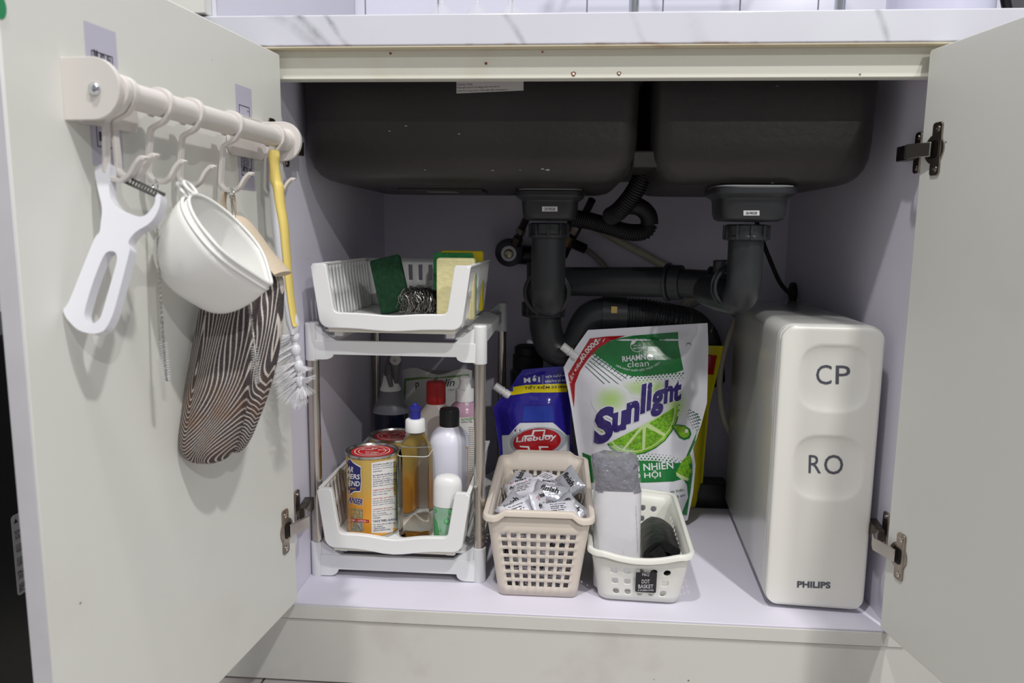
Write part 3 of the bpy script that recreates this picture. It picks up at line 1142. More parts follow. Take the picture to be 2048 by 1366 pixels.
def tray(z0, z1, name, shear):
    """slide-out tray: slotted sloping sides and back, floor, U-shaped front frame"""
    y0, y1 = 0.062, 0.352
    xt0, xt1 = -0.3965, -0.1660       # outer at the top
    xb0, xb1 = -0.3865, -0.1765       # outer at the bottom
    t = MB()
    th = 0.0022
    # floor
    t.box6(xb0 + 0.004, xb1 - 0.004, y0 + 0.004, y1 - 0.002, z0 + 0.004, z0 + 0.0062)
    o = t.build(name, m_tray, shelf, bevel=0.0006, bseg=1)

    def slotted(c00, c10, c01, c11, nslot, nm):
        # bilinear panel with two rows of vertical slots
        us = [0.0, 0.045]
        for k in range(nslot):
            a = 0.045 + 0.91 * k / nslot
            us += [a + 0.91 / nslot * 0.60, a + 0.91 / nslot]
        us.append(1.0)
        vs = [0.0, 0.10, 0.44, 0.56, 0.88, 1.0]
        P = lambda u, w: (c00 * (1 - u) + c10 * u) * (1 - w) + (c01 * (1 - u) + c11 * u) * w
        mb = MB()
        verts = [P(u, w) for w in vs for u in us]
        n = len(us)
        fs = []
        for j in range(len(vs) - 1):
            for i in range(n - 1):
                if j in (1, 3) and 2 <= i <= n - 3 and i % 2 == 0:
                    continue
                fs.append((j * n + i, j * n + i + 1, (j + 1) * n + i + 1, (j + 1) * n + i))
        mb.add(verts, fs)
        return mb.build(nm, m_tray, o, solid=th, solid_off=0, bevel=0)

    V = Vector
    za = z0 + 0.004
    slotted(V((xb0 + 0.003, y0 + 0.008, za)), V((xb0 + 0.003, y1, za)), V((xt0 + 0.003, y0 + 0.008, z1)), V((xt0 + 0.003, y1, z1)), 15, 'side_wall')
    slotted(V((xb1 - 0.003, y0 + 0.008, za)), V((xb1 - 0.003, y1, za)), V((xt1 - 0.003, y0 + 0.008, z1)), V((xt1 - 0.003, y1, z1)), 15, 'side_wall')
    slotted(V((xb0 + 0.003, y1, za)), V((xb1 - 0.003, y1, za)), V((xt0 + 0.003, y1, z1)), V((xt1 - 0.003, y1, z1)), 11, 'back_wall')
    for xx, sg in ((xt0, 1), (xt1, -1)):
        MB().box6(min(xx, xx + sg * 0.006), max(xx, xx + sg * 0.006), y0 + 0.008, y1, z1 - 0.003, z1 + 0.0008).build('rim', m_tray, o, bevel=0.001)
    # U front frame
    zt = z1 + 0.001
    wd = 0.021
    out = [(xt0, zt), ]
    out = [(xt0 + 0.004, zt), (xt0, zt - 0.004)]
    for k in range(6):
        a = math.radians(90 * k / 5)
        out.append((xb0 + 0.016 * (1 - math.cos(a)), z0 + 0.016 * (1 - math.sin(a))))
    for k in range(1, 12):
        u = k / 12
        w = math.exp(-((u - 0.5) / 0.22) ** 2)
        out.append((xb0 + 0.016 + (xb1 - xb0 - 0.032) * u, z0 - 0.004 * w * shear))
    for k in range(5, -1, -1):
        a = math.radians(90 * k / 5)
        out.append((xb1 - 0.016 * (1 - math.cos(a)), z0 + 0.016 * (1 - math.sin(a))))
    out += [(xt1, zt - 0.004), (xt1 - 0.004, zt), (xt1 - wd, zt), (xt1 - wd - 0.002, zt - 0.004)]
    zi = z0 + 0.0225
    for k in range(5):
        a = math.radians(90 * k / 4)
        out.append((xb1 - 0.022 - 0.008 * (1 - math.cos(a)), zi + 0.008 * (1 - math.sin(a))))
    for k in range(11, 0, -1):
        u = k / 12
        w = math.exp(-((u - 0.5) / 0.22) ** 2)
        out.append((xb0 + 0.032 + (xb1 - xb0 - 0.064) * u, zi - 0.0035 * w * shear))
    for k in range(4, -1, -1):
        a = math.radians(90 * k / 4)
        out.append((xb0 + 0.022 + 0.008 * (1 - math.cos(a)), zi + 0.008 * (1 - math.sin(a))))
    out += [(xt0 + wd + 0.002, zt - 0.004), (xt0 + wd, zt)]
    mb = MB()
    plate(mb, [V((a, y0, b)) for a, b in out], [], V((0, 0.010, 0)))
    mb.build('front_frame', m_tray, o, bevel=0.0014)
    # runner lip and feet under the tray
    mb = MB().box6(xb0 + 0.012, xb1 - 0.012, y0 + 0.006, y1, z0 - 0.0065, z0 + 0.002)
    mb.build('base_tray', mat('tray_underside', (222, 219, 206), 0.4), o, bevel=0.001)
    for xx in (xb0 + 0.016, xb1 - 0.028):
        MB().box6(xx, xx + 0.012, y0 + 0.022, y0 + 0.034, z0 - 0.0145, z0 - 0.006).build('runner_clip', m_tray, o, bevel=0.0006, bseg=1)
    return o


tray(0.3930, 0.4845, 'tray', 0.9)
tray(0.0590, 0.1500, 'tray', 1.8)
ZUP = 0.3993      # floor of the upper tray
ZLO = 0.0653      # floor of the lower tray
# small blue mark on the upper tray lip
o = MB()
o.loft([[Vector((-0.2700 + a, 0.0672 + b, 0.4121 + e)) for a, b in ell(0, 0, 0.0165, 0.0022, 20)] for e in (0.0, 0.0002)])
tag(o.build('brand_sticker', mat('blue_sticker', (70, 130, 180), 0.4), loc=(-0.27, 0.067, 0.412)), 'tiny blue oval sticker on the upper tray lip', 'sticker')

# ================================================================== UPPER TRAY CONTENTS
m_scour = mat('dark_green_scourer', (24, 62, 38), 0.95, var=(160, 0.35), bump=(220, 0.6))
m_green = mat('green_sponge_face', (46, 128, 72), 0.9, var=(140, 0.25), bump=(220, 0.5))
m_cream = mat('cream_sponge', (216, 208, 158), 0.9, var=(60, 0.08), bump=(180, 0.5))
m_yell = mat('yellow_sponge', (210, 190, 40), 0.9, bump=(180, 0.5))


def slab(c, size, rot):
    mb = MB()
    R3 = rot.to_3x3() if hasattr(rot, 'to_3x3') else rot
    hx, hy, hz = size[0] / 2, size[1] / 2, size[2] / 2
    rings = []
    for y in (-hy, -hy * 0.6, 0, hy * 0.6, hy):
        k = 0.97 if abs(y) == hy else 1.0
        rings.append([Vector(c) + R3 @ Vector((a * k, y, b * k)) for a, b in rrect(hx, hz, 0.004, 3)])
    return mb.loft(rings)


o = slab((-0.3140, 0.205, ZUP + 0.0475), (0.050, 0.014, 0.090), Matrix.Rotation(math.radians(-14), 4, 'Y') @ Matrix.Rotation(math.radians(-8), 4, 'X'))
tag(o.build('scouring_pad', m_scour, loc=(-0.314, 0.205, ZUP), bevel=0.0015), 'dark green scouring pad leaning on the upper tray side', 'scouring pad')
sp = thing('sponge', (-0.205, 0.14, ZUP), 'cream sponge standing upright at the front of the upper tray', 'sponge')
slab((-0.1985, 0.145, ZUP + 0.0470), (0.058, 0.022, 0.094), Matrix.Identity(4)).build('foam', m_cream, sp, bevel=0.0015)
slab((-0.1985, 0.160, ZUP + 0.0470), (0.058, 0.007, 0.094), Matrix.Identity(4)).build('scouring_face', m_green, sp, bevel=0.001)
sp = thing('sponge', (-0.215, 0.25, ZUP), 'green-faced sponge standing behind the cream one', 'sponge')
slab((-0.2135, 0.215, ZUP + 0.0500), (0.064, 0.007, 0.100), Matrix.Identity(4)).build('scouring_face', m_green, sp, bevel=0.001)
slab((-0.2135, 0.229, ZUP + 0.0500), (0.064, 0.020, 0.100), Matrix.Identity(4)).build('foam', m_yell, sp, bevel=0.0015)
sp = thing('sponge', (-0.2, 0.30, ZUP), 'yellow sponge at the back of the upper tray', 'sponge')
slab((-0.2080, 0.280, ZUP + 0.0510), (0.072, 0.024, 0.102), Matrix.Identity(4)).build('foam', m_yell, sp, bevel=0.0015)
# steel wool: tangled loops of flat wire wound into a roll
mb = MB()
rnd = random.Random(3)
for k in range(330):
    t0 = rnd.random()
    cx = Vector((-0.2800 + 0.058 * t0, 0.160 + 0.040 * t0, ZUP + 0.0235 + 0.003 * math.sin(6 * t0)))
    ax = Vector((0.82, 0.55, 0.05)).normalized()
    ax = (ax + Vector((rnd.gauss(0, .28), rnd.gauss(0, .28), rnd.gauss(0, .28)))).normalized()
    u = ax.orthogonal().normalized()
    w = ax.cross(u)
    r = rnd.uniform(0.012, 0.0212)
    ph = rnd.random() * 6.28
    mb.tube([cx + (u * math.cos(ph + a) + w * math.sin(ph + a)) * (r * (1 + 0.08 * math.sin(5 * a + ph))) + ax * 0.0015 * math.sin(4 * a) for a in [2 * math.pi * i / 18 for i in range(18)]], 0.00042, 3, closed=True)
o = mb.build('steel_wool', mat('steel_wire', (150, 148, 145), 0.25, 1.0), loc=(-0.265, 0.175, ZUP))
tag(o, 'coiled steel wool scrubber lying in the upper tray', 'scrubber')

# ================================================================== LOWER TRAY CONTENTS
def px_r(px0, px1, py, y):
    a, b = at(px0, py, y=y), at(px1, py, y=y)
    return (a + b) / 2, (b - a).length / 2


# ---- cleanser cans
m_can = mat('printed_can', (214, 176, 84), 0.30, spec=0.6)
h = NT(m_can)
xyz = h.xyz()
h.color(h.mix(h.ramp(xyz[2], 0.052, 0.082), lin((240, 168, 62)), lin((203, 172, 92))))
h.b.inputs['Metallic'].default_value = 0.25
m_canrim = mat('tin_rim', (196, 194, 190), 0.25, 1.0)
m_navy = mat('navy_ink', (38, 40, 104), 0.45)
m_red = mat('red_ink', (178, 34, 36), 0.45)
m_canwhite = mat('label_white', (226, 224, 220), 0.4)
CAN_R, CAN_H = 0.0405, 0.130


def make_can(c, label, full):
    root = thing('cleanser_can', c, label, 'can', 'printed cleanser cans in the lower tray')
    H_ = CAN_H
    mb = MB().lathe([(CAN_R - 0.001, 0.002), (CAN_R, 0.004), (CAN_R, H_ - 0.005), (CAN_R - 0.0015, H_ - 0.003)], c, 64, caps=False)
    bd = mb.build('body', m_can, root)
    MB().lathe([(CAN_R - 0.002, 0.0), (CAN_R + 0.0008, 0.0006), (CAN_R + 0.0008, 0.004), (CAN_R - 0.001, 0.005)], c, 48).build('bottom_rim', m_canrim, root)
    MB().lathe([(CAN_R - 0.001, H_ - 0.005), (CAN_R + 0.0010, H_ - 0.004), (CAN_R + 0.0010, H_ - 0.0005), (CAN_R, H_), (CAN_R - 0.0018, H_ - 0.0005), (CAN_R - 0.003, H_ - 0.0032), (CAN_R - 0.012, H_ - 0.0032), (0.001, H_ - 0.0030)], c, 48).build('top_rim', m_canrim, root)
    top = MB().lathe([(0.0325, H_ - 0.0034), (0.0325, H_ - 0.0026), (0.0005, H_ - 0.0026)], c, 40).build('lid_sticker', m_red, root)
    mb2 = MB()
    zz = c.z + H_ - 0.0023
    for r0, r1, m0 in ((0.0275, 0.0262, 0), (0.0215, 0.0205, 0)):
        ring = lambda r: [Vector((c.x + r * math.cos(2 * math.pi * k / 40), c.y + r * math.sin(2 * math.pi * k / 40), zz)) for k in range(40)]
        mb2.loft([ring(r0), ring(r1)], caps=False)
    for body_, x, y, w, hh in (('KITCHEN', -0.018, 0.004, 0.018, 0.005), ('BATH', 0.008, 0.004, 0.014, 0.005), ('RIP', -0.004, 0.010, 0.009, 0.006), ('TO OPEN', -0.010, -0.010, 0.022, 0.005), ('POWDER', -0.006, -0.018, 0.018, 0.004)):
        vs, fs = text2d(body_, 0.015)
        mb2.add([Vector((c.x + x + u * w, c.y + y + q * hh, zz)) for u, q in vs], fs)
    mb2.build('lid_print', m_canwhite, top, smooth=0)
    if not full:
        return root, mb
    pr = Print(mb.bvh(), eps=0.0003)
    pr.step = 4
    # gold band lettering
    for body_, x0, x1 in (('PORCELAIN', 705, 730), ('•', 732, 735), ('CERAMIC', 737, 757), ('•', 759, 762), ('COPPER', 764, 781), ('•', 783, 785)):
        b = 914 + ((x0 + x1) / 2 - 742) * 0.00
        pr.text(body_, (x0, 920.5 - 0.0022 * (x0 - 735) ** 2), (x1, 920.5 - 0.0022 * (x1 - 735) ** 2), 6.5 if body_ != '•' else 3, M_INK if body_ != '•' else m_canwhite, 0.012)
    # shield with the name
    sh = [(692, 922), (700, 919), (706, 926), (712, 930), (721, 935), (721, 950), (722, 962), (720, 982), (708, 982), (700, 988), (692, 984)]
    pr.poly([(694 + (x - 694) * 1.03, y + (2 if y > 960 else -2)) for x, y in sh], m_canwhite, 6)
    pr.level = 1
    pr.poly(sh, m_navy, 6)
    pr.text('AR', (694, 943), (706, 945), 11, m_canwhite, 0.02, step=5)
    pr.text('PERS', (694, 957), (719, 959), 10, m_canwhite, 0.02, step=5)
    pr.text('END', (697, 971), (719, 973), 10, m_canwhite, 0.02, step=5)
    pr.text('FRIEND', (700, 979), (712, 979), 3.5, mat('gold_ink', (220, 180, 90), 0.4), 0.01)
    pr.level = 0
    pr.text('ANSER', (694, 1006), (726, 1012), 14, m_canwhite, 0.07, step=5)
    pr.level = 1
    pr.text('ANSER', (695, 1005), (725, 1011), 12.5, m_navy, 0.035, step=5)
    pr.level = 0
    # pictures at the foot
    pr.poly([(695, 1016), (724, 1018), (726, 1021), (726, 1038), (695, 1036)], mat('photo_print', (150, 136, 100), 0.5, var=(300, 0.6)), 6)
    pr.poly([(695, 1042), (726, 1044), (726, 1064), (697, 1062)], mat('photo_print_grey', (140, 140, 128), 0.5, var=(300, 0.6)), 6)
    pr.level = 1
    pr.poly([(694, 1036), (738, 1040), (738, 1046), (694, 1042)], m_red, 6)
    pr.text('CERAMIC  •  OUTDOOR  •', (697, 1041), (735, 1044.5), 3.2, m_canwhite, 0.01)
    pr.level = 0
    # directions panel
    pr.poly([(743, 926), (760, 923), (778, 920), (791, 916), (796, 916), (796, 1062), (780, 1065), (760, 1066), (743, 1066)], m_canwhite, 6)
    lines = [('KITCHEN: Use BKF to clean', 1), ('flatware, pots and pans, sinks', 0), ('counters, stovetops, glass', 0), ('stainless.', 0), ('', 0), ('BATHROOM: Use BKF to clean', 1),
             ('tile, glass, grout, showers', 0), ('fixtures, porcelain', 0), ('OUTDOOR: Use BKF to clean', 1), ('grills, golf clubs, vinyl', 0), ('bikes, boats and chrome.', 0), ('', 0),
             ('DIRECTIONS: Wet surface,', 2), ('add a little powder, rub', 0), ('then rinse well', 0), ('', 0), ('NOTE: May etch glass or', 2), ('mirror. Do not use on', 0), ('lacquered metal, gold,', 0), ('silver, pearl or marble', 0), ('', 0),
             ('WARNING: Eye irritant', 2), ('If in eyes rinse with water', 0), ('for 15 minutes', 0), ('keep out of reach of', 0), ('CHILDREN', 0)]
    for k, (s_, b_) in enumerate(lines):
        if not s_:
            continue
        yy = 932 + 4.25 * k
        w_ = min(48, 1.9 * len(s_))
        x1 = 746 + w_
        pr.text(s_, (746, yy), (x1, yy - 0.10 * w_ - 0.0008 * w_ * w_), 2.9, (m_navy, m_navy, m_red)[b_], 0.02 if b_ else 0.008)
    pr.text('"ONCE TRIED, ALWAYS', (746, 1046), (794, 1041), 5, m_navy, 0.03)
    for k, s_ in enumerate(('For more info on BKF visit', 'our website', '1-800-433-5818', 'SERVAAS LABORATORIES')):
        yy = 1051 + 4 * k
        pr.text(s_, (747, yy), (747 + 1.7 * len(s_), yy - 0.16 * len(s_)), 2.8, m_navy, 0.01)
    pr.build('printed_label', bd)
    return root, mb


c1, r1 = px_r(694, 798, 985, 0.125)
make_can(Vector((c1.x, 0.125, ZLO)), 'gold and orange printed cleanser can, nearest the front of the lower tray', True)
make_can(Vector((-0.3150, 0.218, ZLO)), 'second cleanser can, behind the nearest one, mostly its lid showing', False)

# ---- clear bottle with blue push-pull cap
m_clear = mat('clear_plastic', (250, 252, 248), 0.03, trans=1.0, ior=1.08)
m_bcap = mat('blue_plastic', (36, 38, 130), 0.35)
cb = at(831, 1000, y=0.115)
BC = Vector((cb.x, 0.118, ZLO))
root = thing('clear_bottle', BC, 'clear square bottle of liquid with white collar and blue cap', 'bottle')
Z = lambda py, y=0.118: at(830, py, y=y).z
mb = MB()
rings = []
hw = 0.0240
for z, k, rr in ((ZLO + 0.0005, 0.90, 0.008), (ZLO + 0.003, 0.98, 0.008), (ZLO + 0.02, 1.0, 0.007), (Z(905), 1.0, 0.009), (Z(893), 0.93, 0.013), (Z(880), 0.78, 0.018), (Z(870), 0.62, 0.0148), (Z(864), 0.55, 0.0132), (Z(860), 0.52, 0.0124)):
    rings.append([Vector((BC.x + a, BC.y + b, z)) for a, b in rrect(hw * k, hw * k, rr, 6)])
mb.loft(rings)
mb.build('bottle_body', m_clear, root, smooth=50)
MB().tube([BC + Vector((a, b, Z(904) - ZLO)) for a, b in rrect(hw * 0.985, hw * 0.985, 0.008, 6)], 0.0007, 6, closed=True).build('liquid_line', mat('liquid_edge', (214, 216, 205), 0.1), root)
zc0, zc1 = Z(862), Z(838)
MB().lathe([(0.0150, zc0 - ZLO), (0.0155, zc0 - ZLO + 0.001), (0.0150, zc1 - ZLO - 0.002), (0.0138, zc1 - ZLO), (0.008, zc1 - ZLO + 0.001), (0.0078, zc1 - ZLO + 0.003)], BC, 40).build('collar', M_WPLAS, root)
zt = zc1 - ZLO + 0.001
MB().lathe([(0.0082, zt), (0.0082, zt + 0.013), (0.0098, zt + 0.015), (0.0098, zt + 0.0175), (0.0050, zt + 0.0195), (0.0045, zt + 0.0225), (0.0030, zt + 0.0240)], BC, 28).build('cap', m_bcap, root)
# label strip wrapping the left flank
lb = MB().box6(BC.x - hw - 0.0006, BC.x - hw - 0.0002, BC.y - 0.018, BC.y + 0.018, ZLO + 0.012, Z(930))
lb.build('side_label', mat('blue_green_label', (120, 160, 150), 0.4, var=(60, 0.6)), root)

# ---- white bottle with black cap
cw = at(899, 930, y=0.168)
WC = Vector((cw.x, 0.168, ZLO))
Zb = lambda py: at(899, py, y=0.168).z - ZLO
root = thing('white_bottle', WC, 'round translucent white bottle with a black screw cap', 'bottle')
RB = 0.0325
mbw = MB().lathe([(RB - 0.004, 0.0), (RB, 0.004), (RB, Zb(885)), (RB * 0.97, Zb(876)), (RB * 0.86, Zb(866)), (RB * 0.66, Zb(857)), (0.0165, Zb(852)), (0.0150, Zb(850)), (0.0150, Zb(846))], WC, 48)
bw = mbw.build('bottle_body', mat('milky_plastic', (226, 226, 240), 0.30, sss=0.2), root, smooth=60)
MB().lathe([(0.0156, Zb(851)), (0.0160, Zb(849)), (0.0160, Zb(822)), (0.0148, Zb(817)), (0.001, Zb(816.5))], WC, 40).build('cap', M_BLACK, root)
pr = Print(mbw.bvh())
m_yl = mat('yellow_label_edge', (214, 170, 60), 0.45)
pr.poly([(861, 905), (864, 904), (864, 1000), (861, 1000)], m_yl, 6)
pr.build('label_edge', bw)
pr = Print(mbw.bvh())
pr.poly([(932, 894), (936.5, 893), (936.5, 1000), (934.5, 1000), (934.5, 897), (932, 897)], m_yl, 6)
pr.build('label_edge', bw)

# ---- roll-on with white cap
cr = at(895, 1010, y=0.092)
RC = Vector((cr.x, 0.094, ZLO))
Zr = lambda py: at(895, py, y=0.094).z - ZLO
root = thing('roll_on_bottle', RC, 'small green bottle with a rounded white cap at the tray front', 'bottle')
RR = 0.0215
zj = Zr(1009)
mbr = MB().lathe([(RR - 0.002, 0.0), (RR, 0.002), (RR, zj - 0.001), (RR - 0.003, zj)], RC, 40, sy=0.75)
m_rg = mat('pale_green_label', (150, 190, 162), 0.35, var=(28, 0.22))
br_ = mbr.build('bottle_body', m_rg, root)
MB().lathe([(RR + 0.0004, zj), (RR + 0.0006, zj + 0.002), (RR + 0.0002, Zr(968)), (RR * 0.95, Zr(959)), (RR * 0.75, Zr(952)), (RR * 0.40, Zr(949)), (0.001, Zr(948.5))], RC, 40, sy=0.76).build('cap', M_WPLAS, root, smooth=60)
pr = Print(mbr.bvh())
m_bub = mat('green_bubble_print', (70, 160, 90), 0.3)
m_bub2 = mat('light_bubble_print', (120, 196, 140), 0.3)
for x, y, r in ((902, 1024, 6), (894, 1043, 6), (870, 1022, 4), (908, 1050, 6), (904, 1067, 7), (880, 1060, 3)):
    pr.level = 0
    pr.poly(ell(x, y, r, r, 16), m_bub, 4)
    pr.level = 1
    pr.poly(ell(x - 0.5, y - 0.5, r * 0.7, r * 0.7, 14), m_bub2, 4)
pr.poly([(868, 1032), (874, 1044), (878, 1070), (868, 1070)], m_bub, 5)
pr.build('bubble_print', br_)

# ---- trigger spray with dark liquid
SC = Vector((-0.3440, 0.318, ZLO))
Zs = lambda py: at(785, py, y=0.318).z - ZLO
root = thing('spray_bottle', SC, 'trigger spray bottle with dark blue body at the back of the lower tray', 'spray bottle')
MB().lathe([(0.030, 0.0), (0.0325, 0.004), (0.0325, Zs(824)), (0.0325, Zs(823.5))], SC, 40, sy=0.72).build('bottle_body', mat('dark_navy_liquid', (14, 18, 40), 0.2), root)
MB().lathe([(0.0325, Zs(824)), (0.030, Zs(812)), (0.0215, Zs(795)), (0.0175, Zs(782)), (0.0172, Zs(778))], SC, 40, sy=0.78).build('bottle_shoulder', mat('grey_frosted_plastic', (120, 122, 130), 0.35), root, smooth=60)
MB().lathe([(0.0185, Zs(780)), (0.0190, Zs(778)), (0.0150, Zs(768)), (0.0120, Zs(752)), (0.0110, Zs(746))], SC, 32).build('collar', M_WPLAS, root)
p = SC + Vector((0.004, 0, 0))
rings = []
for z, x0, x1, hy in ((Zs(765), -0.012, 0.012, 0.010), (Zs(745), -0.014, 0.014, 0.011), (Zs(728), -0.010, 0.016, 0.012), (Zs(712), -0.008, 0.016, 0.012), (Zs(700), -0.006, 0.014, 0.011)):
    rings.append([Vector((p.x + (x0 + x1) / 2 + a, p.y + b, ZLO + z)) for a, b in rrect((x1 - x0) / 2, hy, 0.006, 4)])
MB().loft(rings).build('trigger_head', mat('grey_trigger_plastic', (92, 92, 96), 0.4), root, smooth=50)
MB().lathe([(0.0095, -0.004), (0.0095, 0.004), (0.006, 0.006), (0.003, 0.006), (0.003, 0.003)], (p.x + 0.010, p.y - 0.016, ZLO + Zs(716)), 24, RX).build('nozzle', mat('light_grey_plastic', (176, 174, 174), 0.4), root)
MB().tube([(p.x - 0.004, p.y - 0.013, ZLO + Zs(730)), (p.x - 0.001, p.y - 0.024, ZLO + Zs(745)), (p.x + 0.003, p.y - 0.022, ZLO + Zs(768))], [0.006, 0.0055, 0.004], 12).build('trigger', mat('grey_trigger_plastic', (92, 92, 96), 0.4), root)

# ---- white flat bottle with red cap
RC2 = Vector((-0.2480, 0.245, ZLO))
Zq = lambda py: at(869, py, y=0.245).z - ZLO
root = thing('red_cap_bottle', RC2, 'white bottle with a red screw cap behind the clear bottle', 'bottle')
rings = []
for z, hx, hy, r in ((0.0, 0.036, 0.020, 0.010), (0.003, 0.038, 0.022, 0.012), (Zq(850), 0.038, 0.022, 0.014), (Zq(838), 0.036, 0.021, 0.014), (Zq(812), 0.019, 0.0165, 0.0155), (Zq(808), 0.0165, 0.0160, 0.0155), (Zq(804), 0.0150, 0.0150, 0.0148)):
    rings.append([RC2 + Vector((a, b, z)) for a, b in rrect(hx, hy, r, 6)])
MB().loft(rings).build('bottle_body', mat('offwhite_plastic', (214, 206, 200), 0.35), root, smooth=50)
MB().lathe([(0.0158, Zq(806)), (0.0166, Zq(803)), (0.0162, Zq(768)), (0.0150, Zq(763)), (0.001, Zq(762))], RC2, 36).build('cap', mat('red_plastic', (168, 18, 20), 0.32), root)

# ---- pump bottle with label
PC = Vector((-0.2010, 0.262, ZLO))
Zp = lambda py: at(925, py, y=0.262).z - ZLO
root = thing('pump_bottle', PC, 'pink pump bottle with a white pump head and printed label', 'pump bottle')
m_pink = mat('pink_liquid_plastic', (190, 150, 172), 0.25)
mbp = MB().lathe([(0.026, 0.0), (0.028, 0.003), (0.028, Zp(826)), (0.027, Zp(818)), (0.022, Zp(809)), (0.015, Zp(802)), (0.0145, Zp(800))], PC, 40)
pb = mbp.build('bottle_body', m_pink, root, smooth=60)
MB().lathe([(0.0158, Zp(801)), (0.0160, Zp(799)), (0.0155, Zp(778)), (0.0110, Zp(776)), (0.0105, Zp(770)), (0.0092, Zp(768)), (0.0088, Zp(760)), (0.0105, Zp(757)), (0.0105, Zp(755)), (0.0060, Zp(751.5)), (0.001, Zp(751))], PC, 36).build('pump_head', M_WPLAS, root, smooth=50)
pr = Print(mbp.bvh())
pr.poly([(897, 836), (948, 834), (948, 1000), (897, 1000)], m_canwhite, 6)
pr.text('ALFASEPT', (922, 842), (949, 841), 6, mat('green_ink', (60, 140, 70), 0.5), 0.02)
pr.text('HAND GEL', (922, 846), (946, 845), 2.6, M_INK, 0.02)
for k in range(26):
    pr.text('dung dich sat khuan tay'[:18 + (k * 7) % 5], (937, 856 + 4.2 * k), (948, 856 + 4.2 * k), 2.4, M_INK, 0.01)
pr.poly([(932, 803), (937, 803), (938, 812), (933, 812)], mat('pale_sticker', (190, 200, 206), 0.4))
pr.build('printed_label', pb)

# ---- soft tissue pack at the very back
TP = Vector((-0.270, 0.440, 0.0))
TPY = 0.425
root = thing('tissue_pack', TP, 'white soft pack with green edging and black handwriting logo behind the bottles', 'pack')
rings = []
pkL, pkR = at(806, 800, y=TPY).x, at(944, 800, y=TPY).x
for k in range(13):
    w = k / 12
    z = 0.0 + w * at(870, 742, y=TPY).z
    hy = 0.030 * math.sin(math.pi * (0.12 + 0.86 * w)) ** 0.6
    row = []
    for i in range(28):
        u = i / 27
        bul = math.sin(math.pi * u) ** 0.5
        row.append(Vector((pkL + (pkR - pkL) * u, TPY - hy * bul, z + (0.006 * math.sin(9 * u) if k == 12 else 0))))
    for i in range(26, 0, -1):
        u = i / 27
        bul = math.sin(math.pi * u) ** 0.5
        row.append(Vector((pkL + (pkR - pkL) * u, TPY + hy * bul, z)))
    rings.append(row)
mbk = MB().loft(rings)
pk = mbk.build('wrapper', mat('white_film', (206, 208, 204), 0.35, bump=(18, 0.4, 0.01)), root, smooth=60)
pr = Print(mbk.bvh())
m_leaf = mat('leaf_green_print', (96, 140, 72), 0.45)
pr.poly([(808, 757), (842, 754), (870, 756), (906, 751), (938, 748), (938, 753), (906, 755), (842, 758), (812, 762), (811, 800), (807, 800)], m_leaf, 8)
pr.text('p', (831, 779), (840, 777), 13, M_INK, 0.005, 0.25)
pr.text('ulin', (878, 774), (910, 772), 15, M_INK, 0.005, 0.3)
pr.poly(ell(872, 757, 5, 2.5, 12, -0.5), m_leaf, 6)
pr.text('1234', (897, 782), (908, 781), 3, M_INK)
pr.build('printed_logo', pk)

